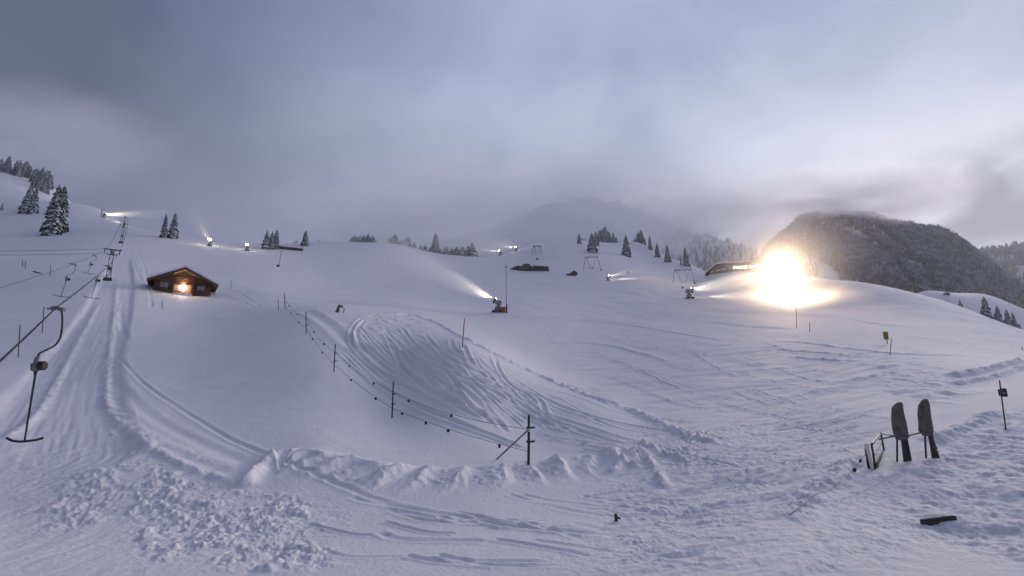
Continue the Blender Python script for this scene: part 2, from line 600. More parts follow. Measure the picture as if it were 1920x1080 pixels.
# --- churned clods of snow at the lower left
sel, px_, py_, m_ = region([(205, 800), (300, 872), (430, 912), (560, 935), (640, 965), (600, 1075), (300, 1060), (215, 930)], 0.5)
n1 = fbm(px_ * 3.2, py_ * 3.2, 4, 81, 0.6)
patch = smooth(-0.45, 0.20, fbm(px_ * 0.8, py_ * 0.8, 3, 84, 0.6)) ** 1.4
DZ[sel] += m_ * patch * (0.10 * n1 + 0.25 * clods(px_, py_, 0.42, 500, 0.12) + 0.30 * clods(px_, py_, 0.20, 510, 0.35) + 0.36 * clods(px_, py_, 0.10, 520, 0.55) + 0.03 * fbm(px_ * 8, py_ * 8, 3, 83, 0.65)) + m_ * 0.02 * fbm(px_ * 6, py_ * 6, 3, 85, 0.6)
sel, px_, py_, m_ = region([(140, 880), (205, 870), (230, 930), (190, 975), (110, 1000), (70, 960)], 0.5)
DZ[sel] += m_ * (0.10 * np.maximum(fbm(px_ * 2.6, py_ * 2.6, 4, 86, 0.65), -0.04) + 0.28 * clods(px_, py_, 0.36, 540, 0.15) + 0.30 * clods(px_, py_, 0.17, 545, 0.4) + 0.36 * clods(px_, py_, 0.09, 560, 0.55))
sel, px_, py_, m_ = region([(20, 780), (200, 800), (260, 1078), (-60, 1078)], 0.8)
DZ[sel] += m_ * 0.03 * fbm(px_ * 4, py_ * 1.3, 4, 88, 0.6)

# --- ploughed, scalloped bank along the bottom
crest = on_land([(470, 868), (560, 852), (640, 866), (740, 884), (860, 888), (980, 880), (1080, 866), (1180, 850), (1260, 862)], 70)
sel, d_, s_, t_ = near_curve(crest, 3.5)
q = -d_ * s_                                     # positive towards the camera
x_, y_ = GX[sel], GY[sel]
lobes = 17
ph = t_ * lobes + 0.35 * q + 1.1 * vnoise(t_ * 6, q * 0.2, 90) + 0.35 * vnoise(t_ * 23, q * 0.5, 94)
fr = ph - np.floor(ph)
amp = 0.45 + 0.95 * _hash(np.floor(ph), np.zeros_like(ph), 91)
saw = np.where(fr < 0.72, fr / 0.72, (1 - fr) / 0.28)
body = np.exp(-((q - 0.55) / 0.95) ** 2)
fade = smooth(0, 0.06, t_) * smooth(0, 0.15, 1 - t_)
brk = 0.75 + 0.4 * smooth(-0.30, 0.12, fbm(x_ * 0.55, y_ * 0.55, 3, 95))
DZ[sel] += fade * 0.28 * clods(x_, y_, 0.22, 580, 0.3) * np.exp(-((q - 0.9) / 0.7) ** 2)
DZ[sel] += fade * (brk * body * 0.23 * amp * saw ** 1.4 * (1 + 0.35 * fbm(x_ * 3, y_ * 3, 3, 92, 0.6)) + 0.16 * np.exp(-((q + 0.15) / 0.4) ** 2) * (0.6 + fbm(x_ * 1.7, y_ * 1.7, 3, 93)))
ridge(on_land([(512, 858), (485, 882), (452, 915)], 20), 0.22, 0.26, 1.4, 0.6)
for pts in ([(1205, 850), (1225, 880), (1246, 916)], [(1120, 842), (1160, 868), (1200, 880)], [(1190, 826), (1225, 846), (1300, 872)],
            [(1140, 890), (1185, 862), (1205, 848)]):
    ridge(on_land(pts, 20), 0.16, 0.14, 1.5, 1.2)
for k in range(36):                              # tyre and blade scrapes below the bank
    x0, y0 = random.uniform(560, 1250), random.uniform(925, 1050)
    groove(on_land([(x0, y0), (x0 + random.uniform(40, 110), y0 + random.uniform(6, 22)), (x0 + random.uniform(130, 220), y0 + random.uniform(14, 40))], 14), random.uniform(0.07, 0.16), random.uniform(0.02, 0.05), 0.8)

# --- ridged, wind-blown and skied snow on the right
sel, px_, py_, m_ = region([(1150, 830), (1340, 800), (1560, 770), (1640, 800), (1600, 860), (1480, 970), (1440, 1075), (1120, 1075)], 1.5)
uu = px_ * 0.95 + py_ * 0.32
vv = -px_ * 0.32 + py_ * 0.95
w_ = fbm(px_ * 0.35, py_ * 0.35, 2, 101)
st = fbm(uu * 0.35 + w_, vv * 2.3 + 1.6 * w_, 4, 102, 0.6)
DZ[sel] += m_ * (0.16 * (0.35 - np.abs(st)) + 0.03 * fbm(px_ * 4, py_ * 4, 3, 103, 0.6))
sel, px_, py_, m_ = region([(1000, 640), (1500, 640), (1800, 690), (1700, 780), (1300, 790), (1120, 740)], 4.0)
uu = px_ * 0.93 + py_ * 0.36
vv = -px_ * 0.36 + py_ * 0.93
w_ = fbm(px_ * 0.12, py_ * 0.12, 2, 105)
DZ[sel] += m_ * 0.13 * fbm(uu * 0.10 + w_, vv * 0.9 + w_, 4, 106, 0.55)
sel, px_, py_, m_ = region([(1100, 512), (1300, 565), (1280, 605), (1000, 590), (950, 545)], 8.0)
DZ[sel] += m_ * 0.16 * fbm(px_ * 0.2, py_ * 0.35, 4, 107, 0.6)
for pts in ([(1405, 640), (1500, 642), (1600, 655), (1700, 665), (1900, 668)], [(1420, 655), (1520, 660), (1640, 672)], [(1440, 667), (1540, 674), (1640, 680)],
            [(1560, 705), (1640, 690), (1700, 682)], [(1560, 720), (1640, 706), (1720, 690)], [(1480, 745), (1560, 730), (1620, 722)],
            [(1300, 600), (1400, 612), (1520, 618)], [(1560, 590), (1640, 606), (1720, 612)], [(880, 592), (1000, 596), (1150, 606), (1300, 630), (1400, 645)],
            [(1000, 640), (1150, 650), (1290, 690)]):
    ridge(on_land(pts, 30), 0.38, 0.13, 2.2, 0.8, 0.3)
for k in range(26):
    x0, y0 = random.uniform(1150, 1500), random.uniform(590, 720)
    groove(on_land([(x0, y0), (x0 + random.uniform(60, 120), y0 + random.uniform(2, 16)), (x0 + random.uniform(160, 330), y0 + random.uniform(6, 36))], 14), random.uniform(0.15, 0.35), random.uniform(0.03, 0.07), 0.8)
for k in range(70):                              # ski and sledge lines over the foreground
    x0, y0 = random.uniform(1080, 1560), random.uniform(800, 960)
    sx = random.uniform(50, 130)
    up_ = random.uniform(0.10, 0.42)
    groove(on_land([(x0, y0), (x0 + sx, y0 - sx * up_ * 0.7), (x0 + 2 * sx, y0 - 2 * sx * up_ * 1.05)], 12), random.uniform(0.05, 0.12), random.uniform(0.03, 0.07), 1.0)
for k in range(40):
    x0, y0 = random.uniform(1000, 1500), random.uniform(690, 860)
    groove(on_land([(x0, y0), (x0 + random.uniform(50, 110), y0 + random.uniform(8, 26)), (x0 + random.uniform(140, 260), y0 + random.uniform(12, 40))], 12), random.uniform(0.08, 0.16), random.uniform(0.03, 0.06), 0.9)
for k in range(34):
    x0, y0 = random.uniform(900, 1300), random.uniform(600, 720)
    dx, dy = random.uniform(90, 170), random.uniform(18, 50)
    groove(on_land([(x0, y0), (x0 + dx, y0 + dy * 0.6), (x0 + 2 * dx, y0 + 1.7 * dy), (x0 + 3.2 * dx, y0 + 2.2 * dy)], 24), random.uniform(0.10, 0.2), random.uniform(0.04, 0.09), 0.9)
for k in range(24):
    x0, y0 = random.uniform(1500, 1750), random.uniform(595, 690)
    groove(on_land([(x0, y0), (x0 + random.uniform(40, 90), y0 + random.uniform(-6, 16)), (x0 + random.uniform(120, 220), y0 + random.uniform(-8, 34))], 14), random.uniform(0.10, 0.22), random.uniform(0.04, 0.09), 0.9)
# road bank and cut at the right edge
ridge(on_land([(1785, 708), (1850, 696), (1925, 676)], 30), 0.45, 0.35, 2.0, 0.8)
ridge(on_land([(1790, 722), (1860, 708), (1930, 686)], 30), 0.35, 0.22, 1.6, 1.0)
sel, px_, py_, m_ = region([(1640, 690), (1790, 700), (1830, 740), (1760, 760), (1660, 745)], 1.5)
DZ[sel] += m_ * 0.16 * fbm(px_ * 0.9, py_ * 0.9, 4, 111, 0.65)
# trampled bay round the gate
ridge(on_land([(1480, 985), (1540, 925), (1590, 880), (1622, 862)], 40), 0.40, 0.16, 1.6, 1.2)
ridge(on_land([(1745, 832), (1800, 812), (1840, 792), (1875, 770)], 40), 0.45, 0.20, 1.6, 1.2)
sel, px_, py_, m_ = region([(1690, 868), (1780, 830), (1920, 760), (2050, 800), (1980, 1075), (1700, 1000)], 0.8)
DZ[sel] += m_ * (0.15 * fbm(px_ * 1.1, py_ * 1.1, 5, 113, 0.68) + 0.05 * fbm(px_ * 5, py_ * 5, 3, 114, 0.6))
sel, px_, py_, m_ = region([(1560, 900), (1720, 870), (1780, 940), (1700, 1075), (1480, 1075)], 0.6)
DZ[sel] += m_ * 0.05 * fbm(px_ * 3.5, py_ * 3.5, 5, 115, 0.65)

# --- platforms under the buildings are handled by sinking the buildings into the snow
ZS = Z0 + DZ


def grid_mesh(name, X, Y, Z, mat):
    nr, nc = X.shape
    co = np.stack([X, Y, Z], -1).reshape(-1, 3).astype(np.float32)
    idx = np.arange(nr * nc).reshape(nr, nc)
    f = np.stack([idx[:-1, :-1], idx[:-1, 1:], idx[1:, 1:], idx[1:, :-1]], -1).reshape(-1, 4)[:, ::-1]
    me = bpy.data.meshes.new(name)
    me.vertices.add(len(co))
    me.vertices.foreach_set('co', co.ravel())
    me.loops.add(f.size)
    me.loops.foreach_set('vertex_index', f.ravel().astype(np.int32))
    me.polygons.add(len(f))
    me.polygons.foreach_set('loop_start', np.arange(0, f.size, 4, dtype=np.int32))
    me.polygons.foreach_set('loop_total', np.full(len(f), 4, dtype=np.int32))
    me.polygons.foreach_set('use_smooth', np.ones(len(f), bool))
    me.update()
    me.validate()
    me.materials.append(MATS[mat])
    o = bpy.data.objects.new(name, me)
    COL.objects.link(o)
    return o


# outer skirts: the sheet goes on behind the camera and out to the horizon
far_r = np.exp(np.linspace(math.log(R1), math.log(6000.0), 30))[1:]
k_ = smooth(math.log(R1), math.log(1100.0), np.log(far_r))
Zfar = ZS[-1][None] * (1 - k_)[:, None] + (-30.0) * k_[:, None]
FX = np.vstack([GX, far_r[:, None] * np.sin(gth)[None]])
FY = np.vstack([GY, far_r[:, None] * np.cos(gth)[None]])
FZ = np.vstack([ZS, Zfar])
ground_obj = grid_mesh('ground', FX, FY, FZ, 'snow')
ground_obj['kind'] = 'structure'
# the rest of the circle, coarse, joined edge to edge with the fine fan
bt = np.linspace(TH_MAX, 2 * math.pi - TH_MAX, 60)
br_all = np.r_[np.exp(glr), far_r]
rows = np.r_[np.arange(0, NR, 8), np.arange(NR - 1, len(br_all))]
br = br_all[rows]
eR = FZ[rows, -1]
eL = FZ[rows, 0]
tt_ = np.linspace(0, 1, 60)[None]
flat = np.full_like(br, -3.6) * np.exp(-br / 800) + 0
wR = 1 - smooth(0, 0.22, tt_)
wL = smooth(0.78, 1, tt_)
BZ = eR[:, None] * wR + eL[:, None] * wL + flat[:, None] * (1 - wR - wL)
back = grid_mesh('ground_behind', br[:, None] * np.sin(bt)[None], br[:, None] * np.cos(bt)[None], BZ - 0.0, 'snow')
back.name = 'ground'
back['kind'] = 'structure'

# ------------------------------------------------------------------ mountains behind


def hill(name, ctrl, anchors, th0, th1, r0, r1, nt_, nr_, mat, rough, seed):
    P = [at(*c) for c in ctrl] + [np.array([(px - 960.0) / F * Y, Y, z]) for px, Y, z in anchors]
    P = np.array(P)
    rr = np.hypot(P[:, 0], P[:, 1])
    pts = np.c_[np.arctan2(P[:, 0], P[:, 1]) * 2.0, np.log(rr)]
    w = tps_fit(pts, P[:, 2] / rr, 1e-4)
    t = np.linspace(R(th0), R(th1), nt_)
    lr = np.linspace(math.log(r0), math.log(r1), nr_)
    T, LR = np.meshgrid(t, lr)
    RR_ = np.exp(LR)
    z = tps_eval(w, pts, np.c_[T.ravel() * 2.0, LR.ravel()]).reshape(T.shape) * RR_
    X, Y = RR_ * np.sin(T), RR_ * np.cos(T)
    z += rough * fbm(X * 0.006, Y * 0.006, 5, seed, 0.55)
    edge = smooth(0, 0.08, (T - R(th0)) / R(th1 - th0)) * smooth(0, 0.08, (R(th1) - T) / R(th1 - th0)) * smooth(0, 0.08, (LR - lr[0]) / (lr[-1] - lr[0])) * smooth(0, 0.1, (lr[-1] - LR) / (lr[-1] - lr[0]))
    z = z * edge - 45 * (1 - edge)
    o = grid_mesh(name, X, Y, z, mat)
    o['kind'] = 'structure'
    return o, X, Y, z


mottled('mountain_snow', (0.72, 0.72, 0.76), (0.85, 0.855, 0.89), 0.02, 0.8)
m_right = hill('forested_mountain',
               [(1420, 500, 850), (1480, 448, 880), (1540, 422, 900), (1600, 408, 920), (1680, 416, 930), (1740, 436, 930), (1800, 468, 900),
                (1850, 505, 860), (1900, 548, 820), (1960, 590, 800), (1540, 470, 720), (1640, 470, 730), (1740, 500, 720), (1600, 525, 600), (1700, 540, 590), (1820, 560, 600)],
               [(1540, 480, 10), (1700, 470, 5), (1900, 480, 0), (1540, 1300, 200), (1680, 1350, 200), (1850, 1300, 60), (1350, 900, 40), (2100, 900, 20), (1350, 600, 10), (2100, 600, 0)],
               16, 52, 430, 1400, 170, 130, 'mountain_snow', 46, 201)
m_mid = hill('misty_mountain',
             [(780, 478, 1000), (880, 440, 1050), (980, 402, 1100), (1080, 378, 1150), (1160, 392, 1150), (1240, 420, 1100), (1320, 450, 1050), (1400, 474, 1000), (1470, 510, 950),
              (1080, 425, 850), (1250, 455, 820)],
             [(900, 600, 20), (1100, 600, 30), (1300, 600, 30), (1080, 1600, 300), (600, 1000, 120), (1600, 1000, 60), (600, 1600, 50), (1600, 1600, 50)],
             -26, 40, 560, 1700, 140, 90, 'mountain_snow', 22, 211)
m_far = hill('far_mountain',
             [(1780, 520, 1500), (1840, 476, 1550), (1880, 461, 1600), (1920, 452, 1600), (2000, 440, 1600), (2100, 440, 1600), (1850, 560, 1200), (1950, 560, 1200)],
             [(1700, 1500, 100), (1900, 2300, 300), (2200, 2300, 300), (1900, 950, 0), (2200, 950, 50)],
             36, 64, 1150, 2500, 90, 70, 'mountain_snow', 40, 221)
# ------------------------------------------------------------------ object helpers
class MB:
    """collects shapes into one mesh"""

    def __init__(self):
        self.v, self.f = [], []

    def add(self, verts, faces):
        k = len(self.v)
        self.v += [tuple(p) for p in verts]
        self.f += [tuple(i + k for i in fc) for fc in faces]
        return self

    def box(self, x0, x1, y0, y1, z0, z1, M=None):
        vs = [Vector((x, y, z)) for z in (z0, z1) for (x, y) in ((x0, y0), (x1, y0), (x1, y1), (x0, y1))]
        if M is not None:
            vs = [M @ p for p in vs]
        return self.add(vs, [(0, 3, 2, 1), (4, 5, 6, 7), (0, 1, 5, 4), (1, 2, 6, 5), (2, 3, 7, 6), (3, 0, 4, 7)])

    def bar(self, a, b, w, d=None, up=(0, 0, 1)):
        a, b = Vector(a), Vector(b)
        d = d or w
        z = (b - a).normalized()
        u = Vector(up)
        if abs(z.dot(u)) > 0.95:
            u = Vector((1, 0, 0))
        x = z.cross(u).normalized()
        y = x.cross(z)
        vs = [p + x * sx * w / 2 + y * sy * d / 2 for p in (a, b) for sx, sy in ((-1, -1), (1, -1), (1, 1), (-1, 1))]
        return self.add(vs, [(0, 3, 2, 1), (4, 5, 6, 7), (0, 1, 5, 4), (1, 2, 6, 5), (2, 3, 7, 6), (3, 0, 4, 7)])

    def tube(self, pts, r, n=8):
        pts = [Vector(p) for p in pts]
        rs = r if isinstance(r, (list, tuple)) else [r] * len(pts)
        ref = None
        vs, fs = [], []
        for i, p in enumerate(pts):
            a = pts[max(i - 1, 0)]
            b = pts[min(i + 1, len(pts) - 1)]
            t = (b - a).normalized()
            if ref is None:
                ref = Vector((0, 0, 1)) if abs(t.z) < 0.9 else Vector((1, 0, 0))
            x = t.cross(ref).normalized()
            y = t.cross(x).normalized()
            ref = x.cross(t) if x.cross(t).length > 0.5 else ref
            for k in range(n):
                q = 2 * math.pi * k / n
                vs.append(p + (x * math.cos(q) + y * math.sin(q)) * rs[i])
        for i in range(len(pts) - 1):
            for k in range(n):
                k2 = (k + 1) % n
                fs.append((i * n + k, i * n + k2, (i + 1) * n + k2, (i + 1) * n + k))
        fs.append(tuple(range(n))[::-1])
        fs.append(tuple((len(pts) - 1) * n + k for k in range(n)))
        return self.add(vs, fs)

    def prism(self, poly, y0, y1):
        """polygon in the x-z plane pushed along y"""
        n = len(poly)
        vs = [(x, y0, z) for x, z in poly] + [(x, y1, z) for x, z in poly]
        fs = [tuple(range(n)), tuple(range(2 * n - 1, n - 1, -1))]
        fs += [(i, i + n, (i + 1) % n + n, (i + 1) % n) for i in range(n)]
        return self.add(vs, fs)

    def lathe(self, prof, axis_a, axis_b, n=20, caps=True):
        """profile (t along axis, radius)"""
        a, b = Vector(axis_a), Vector(axis_b)
        z = (b - a).normalized()
        u = Vector((0, 0, 1)) if abs(z.z) < 0.9 else Vector((1, 0, 0))
        x = z.cross(u).normalized()
        y = z.cross(x)
        vs, fs = [], []
        for t, r in prof:
            for k in range(n):
                q = 2 * math.pi * k / n
                vs.append(a + z * t + (x * math.cos(q) + y * math.sin(q)) * r)
        for i in range(len(prof) - 1):
            for k in range(n):
                k2 = (k + 1) % n
                fs.append((i * n + k, i * n + k2, (i + 1) * n + k2, (i + 1) * n + k))
        if caps:
            fs.append(tuple(range(n))[::-1])
            fs.append(tuple((len(prof) - 1) * n + k for k in range(n)))
        return self.add(vs, fs)

    def mesh(self, name, mat, smooth_=False):
        me = bpy.data.meshes.new(name)
        me.from_pydata(self.v, [], self.f)
        me.materials.append(MATS[mat])
        bm = bmesh.new()
        bm.from_mesh(me)
        bmesh.ops.recalc_face_normals(bm, faces=bm.faces)
        bm.to_mesh(me)
        bm.free()
        if smooth_:
            me.polygons.foreach_set('use_smooth', [True] * len(me.polygons))
        return me

    def build(self, name, mat, parent=None, smooth_=False):
        o = bpy.data.objects.new(name, self.mesh(name, mat, smooth_))
        COL.objects.link(o)
        if parent is not None:
            o.parent = parent
        return o


def tag(o, label, cat, group=None):
    o['label'] = label
    o['category'] = cat
    if group:
        o['group'] = group
    return o


def thing(name, label, cat, loc, rz=0.0, group=None):
    o = bpy.data.objects.new(name, None)
    o.empty_display_size = 0.3
    COL.objects.link(o)
    o.location = loc
    o.rotation_euler = (0, 0, rz)
    return tag(o, label, cat, group)


def copy_tree(o, parent=None):
    c = o.copy()
    COL.objects.link(c)
    c.parent = parent
    for ch in list(o.children):
        copy_tree(ch, c)
    return c


def facing(p):
    """yaw that turns a thing's -y side towards the camera"""
    return math.atan2(-p.x, p.y)


# ------------------------------------------------------------------ object materials
mottled('dark_wood', (0.075, 0.038, 0.026), (0.155, 0.080, 0.053), 6.0, 0.75, bump=0.3, stretch=(0.4, 4, 8))
mottled('lit_wood', (0.085, 0.042, 0.026), (0.16, 0.085, 0.05), 6.0, 0.7, bump=0.3, stretch=(0.4, 4, 8))  # lighter, warmer copy of dark_wood, lamplight put into the colour
mottled('grey_wood', (0.035, 0.033, 0.036), (0.075, 0.07, 0.072), 5.0, 0.85, bump=0.3, stretch=(0.5, 3, 6))
mottled('steel', (0.16, 0.16, 0.18), (0.28, 0.28, 0.30), 2.0, 0.5, 0.3)
mottled('dark_steel', (0.02, 0.02, 0.024), (0.05, 0.05, 0.056), 3.0, 0.5, 0.3)
mottled('gun_paint', (0.32, 0.33, 0.35), (0.48, 0.49, 0.50), 2.0, 0.45)
base_mat('cable', (0.03, 0.03, 0.036), 0.5, 0.5)
base_mat('black_plastic', (0.015, 0.015, 0.018), 0.5)
base_mat('white_plastic', (0.75, 0.75, 0.74), 0.5)
base_mat('red_plastic', (0.55, 0.05, 0.035), 0.5)
base_mat('yellow_plastic', (0.30, 0.19, 0.05), 0.7)
mottled('orange_box', (0.30, 0.12, 0.07), (0.40, 0.18, 0.11), 3.0, 0.6)
mottled('tarp', (0.075, 0.058, 0.058), (0.19, 0.15, 0.15), 2.6, 0.6, bump=0.8, stretch=(1.6, 1.6, 0.9))
base_mat('window_glass', (0.25, 0.27, 0.32), 0.08, 0.0, 0.8)
base_mat('curtain', (0.55, 0.52, 0.50), 0.8)
mottled('roof_snow', (0.80, 0.81, 0.86), (0.88, 0.885, 0.92), 1.5, 0.8, bump=0.25)
mottled('plaster', (0.55, 0.53, 0.52), (0.70, 0.68, 0.66), 1.0, 0.8)
mottled('bark', (0.03, 0.022, 0.017), (0.07, 0.05, 0.04), 3.0, 0.9)
base_mat('sign_yellow', (0.35, 0.25, 0.07), 0.6)


def emit_mat(name, col, strength):
    m = base_mat(name, (0.02, 0.02, 0.02), 0.5)
    b = m.node_tree.nodes['Principled BSDF']
    b.inputs['Emission Color'].default_value = (*col, 1)
    b.inputs['Emission Strength'].default_value = strength
    return m


emit_mat('lamp_lit', (1.0, 0.86, 0.62), 60.0)
emit_mat('flood_lit', (1.0, 0.87, 0.66), 120.0)
emit_mat('window_lit', (1.0, 0.80, 0.42), 3.2)


def foliage_mat(name, needle, snow, cover, nscale=22.0):
    """dark needles with snow lying on whatever faces up"""
    m = base_mat(name, needle, 0.85, 0, 0.2)
    t = m.node_tree
    b = t.nodes['Principled BSDF']
    g = t.nodes.new('ShaderNodeNewGeometry')
    s = t.nodes.new('ShaderNodeSeparateXYZ')
    t.links.new(g.outputs['Normal'], s.inputs[0])
    nz = noise_node(t.nodes.new('ShaderNodeTexCoord').outputs['Object'], nscale, 3, 0.6, tree=t)
    k = math_node('ADD', s.outputs['Z'], math_node('MULTIPLY_ADD', nz, 1.3, tree=t), tree=t)
    k.node.inputs[1].links[0].from_node.inputs[2].default_value = -0.65
    fac = ramp_node(k, [(cover, 0.0), (min(cover + 0.22, 1.0), 1.0)], tree=t)
    t.links.new(mix_rgb(fac, needle, snow, tree=t), b.inputs['Base Color'])
    return m


foliage_mat('spruce_snowy', (0.024, 0.029, 0.027), (0.66, 0.68, 0.73), 0.42)
foliage_mat('spruce_dark', (0.028, 0.024, 0.023), (0.36, 0.36, 0.40), 0.86, 0.09)


def point_lamp(name, parent, loc, watts, col=(1.0, 0.80, 0.55), radius=0.15):
    d = bpy.data.lights.new(name, 'POINT')
    d.energy = watts
    d.color = col
    d.shadow_soft_size = radius
    o = bpy.data.objects.new(name, d)
    COL.objects.link(o)
    o.parent = parent
    o.location = loc
    return o


# ------------------------------------------------------------------ timber chalet with its door lamp lit
cpos = hit(342, 553)
cpos = Vector(at(342, 551, cpos.y))
ch = thing('chalet', 'dark timber chalet under a snowy roof with a lit lamp by its door', 'chalet', cpos, facing(cpos))
S = cpos.y / 70.0
W2, D2 = 3.55 * S, 6.0 * S                      # half front width, depth
HE, HA = 1.90 * S, 3.75 * S                     # eaves, apex height of the front wall
OV = 0.85 * S
wall = MB()
wall.prism([(-W2, -1.6), (W2, -1.6), (W2, HE), (0, HA), (-W2, HE)], 1.35 * S, D2)     # house body
wall_o = wall.build('wall', 'dark_wood', ch)
# side rooms come forward on both sides of the open porch
wing = MB()
for sx in (-1, 1):
    x0, x1 = sorted((sx * 1.25 * S, sx * W2))
    zx0 = HE + (HA - HE) * (1 - abs(x0) / W2)
    zx1 = HE + (HA - HE) * (1 - abs(x1) / W2)
    w = MB()
    w.prism([(x0, -1.6), (x1, -1.6), (x1, zx1 - 0.02), (x0, zx0 - 0.02)], 0.0, 1.34 * S)
    w.build('front_room', 'dark_wood', ch)
    for i in range(9):                            # log courses proud of the wall
        z = (-0.15 + i * 0.24) * S
        if z > HE - 0.1:
            break
        lg = MB().tube([(x0 + 0.03, -0.02, z), (x1 - 0.03, -0.02, z)], 0.10 * S, 8)
        lg.build('log', 'dark_wood', ch, True)
for i in range(13):                               # logs of the porch back wall
    z = (-0.15 + i * 0.24) * S
    hw = min(1.22 * S, W2 * (1 - (z - HE) / (HA - HE)) - 0.2 if z > HE else 9)
    if hw < 0.3:
        break
    MB().tube([(-hw, 1.33 * S, z), (hw, 1.33 * S, z)], 0.10 * S, 8).build('log', 'lit_wood', ch, True)


def window(parent, x, z, w, h, y, frame='white_plastic', panes=2, pane_mat='window_glass', depth=0.08):
    fr = MB()
    t = 0.07 * S
    fr.box(x - w / 2 - t, x + w / 2 + t, y - depth, y, z - t, z)
    fr.box(x - w / 2 - t, x + w / 2 + t, y - depth, y, z + h, z + h + t)
    fr.box(x - w / 2 - t, x - w / 2, y - depth, y, z, z + h)
    fr.box(x + w / 2, x + w / 2 + t, y - depth, y, z, z + h)
    for k in range(1, panes):
        xx = x - w / 2 + w * k / panes
        fr.box(xx - t * 0.5, xx + t * 0.5, y - depth, y, z, z + h)
    f = fr.build('window', frame, parent)
    for k in range(panes):
        a = x - w / 2 + w * k / panes
        MB().box(a + 0.02, a + w / panes - 0.02, y - depth * 0.5, y - depth * 0.3, z + 0.01, z + h - 0.01).build('pane', pane_mat, f)
    return f


base_mat('pale_pane', (0.22, 0.22, 0.26), 0.15, 0, 0.8)
window(ch, -2.35 * S, 0.75 * S, 0.95 * S, 0.75 * S, -0.12 * S, 'lit_wood', 2, 'pale_pane')
window(ch, 2.25 * S, 0.75 * S, 0.95 * S, 0.70 * S, -0.12 * S, 'lit_wood', 2, 'pale_pane')
window(ch, -0.70 * S, 0.65 * S, 0.85 * S, 0.85 * S, 1.22 * S, 'lit_wood', 3, 'pale_pane')
door = MB().box(0.25 * S, 1.0 * S, 1.14 * S, 1.22 * S, -0.3, 1.55 * S).build('door', 'dark_wood', ch)
MB().box(0.20 * S, 0.26 * S, 1.10 * S, 1.2 * S, -0.3, 1.60 * S).box(1.0 * S, 1.06 * S, 1.10 * S, 1.2 * S, -0.3, 1.60 * S).box(0.20 * S, 1.06 * S, 1.10 * S, 1.2 * S, 1.56 * S, 1.64 * S).build('door_frame', 'lit_wood', door)
MB().box(0.88 * S, 0.94 * S, 1.07 * S, 1.14 * S, 0.6 * S, 0.72 * S).build('handle', 'steel', door)
MB().box(-1.22 * S, 1.22 * S, -0.55 * S, 1.30 * S, -0.35, -0.02).build('porch_floor', 'roof_snow', ch)
for x in (-1.25 * S, 1.25 * S):
    MB().box(x - 0.11 * S, x + 0.11 * S, -0.16 * S, 0.06 * S, -1.2, HE + 0.75 * S).build('post', 'lit_wood', ch)
MB().box(-1.05 * S, -0.35 * S, 0.80 * S, 1.15 * S, 0.02, 0.42 * S).build('bench', 'lit_wood', ch)
# roof: two dark slabs, snow on top, purlin ends, verge board
rise = (HA - HE) / W2
ex = W2 + OV
ez = HE - rise * OV
for sx in (-1, 1):
    sl = MB().prism([(0, HA + 0.02), (sx * ex, ez + 0.02), (sx * ex, ez + 0.17), (0, HA + 0.17)], -1.35 * S, D2 + 0.7)
    rf = sl.build('roof_slab', 'dark_wood', ch)
    MB().prism([(0, HA + 0.175), (sx * (ex + 0.06), ez + 0.175), (sx * (ex + 0.10), ez + 0.42 * S), (0, HA + 0.46 * S)], -1.46 * S, D2 + 0.75).build('snow_cover', 'roof_snow', rf)
    for fx in (0.0 if sx > 0 else 0.48, 0.48, 0.92):
        if sx < 0 and fx == 0.48 and False:
            continue
        px_l = sx * W2 * fx
        pz_l = HA - rise * abs(px_l) - 0.14 * S
        MB().box(px_l - 0.09 * S, px_l + 0.09 * S, -1.15 * S, 0.0, pz_l - 0.09 * S, pz_l + 0.09 * S).build('purlin', 'lit_wood', ch)
    MB().prism([(sx * 0.1, HA - 0.24 * S - 0.1 * rise), (sx * ex, ez - 0.22 * S), (sx * ex, ez + 0.16), (sx * 0.1, HA + 0.1)], -1.42 * S, -1.36 * S).build('verge_board', 'dark_wood', ch)
MB().bar((0.25 * S, -0.9 * S, HA - 0.25 * S - 0.25 * rise), (1.55 * S, -0.9 * S, HA - 0.25 * S - 1.55 * S * rise), 0.12 * S).build('brace', 'lit_wood', ch)
MB().lathe([(0, 0.11), (0.75, 0.11), (0.76, 0.2), (0.86, 0.2), (0.87, 0.05)], (0.7 * S, 2.0, HA - 0.1), (0.7 * S, 2.0, HA + 1), 10).build('stove_pipe', 'dark_steel', ch)
lampo = MB().lathe([(0, 0.04), (0.08, 0.11), (0.35, 0.15), (0.62, 0.11), (0.72, 0.04)], (0.03 * S, 1.02 * S, 0.80 * S), (0.03 * S, 1.08 * S, 2 * S), 12).build('wall_lamp', 'flood_lit', ch, True)
MB().bar((0.03 * S, 1.25 * S, 1.22 * S), (0.03 * S, 1.08 * S, 1.30 * S), 0.05).build('lamp_bracket', 'dark_steel', lampo)
point_lamp('chalet_light', ch, (0.05 * S, 0.55 * S, 1.22 * S), 65, (1.0, 0.68, 0.36), 0.12)

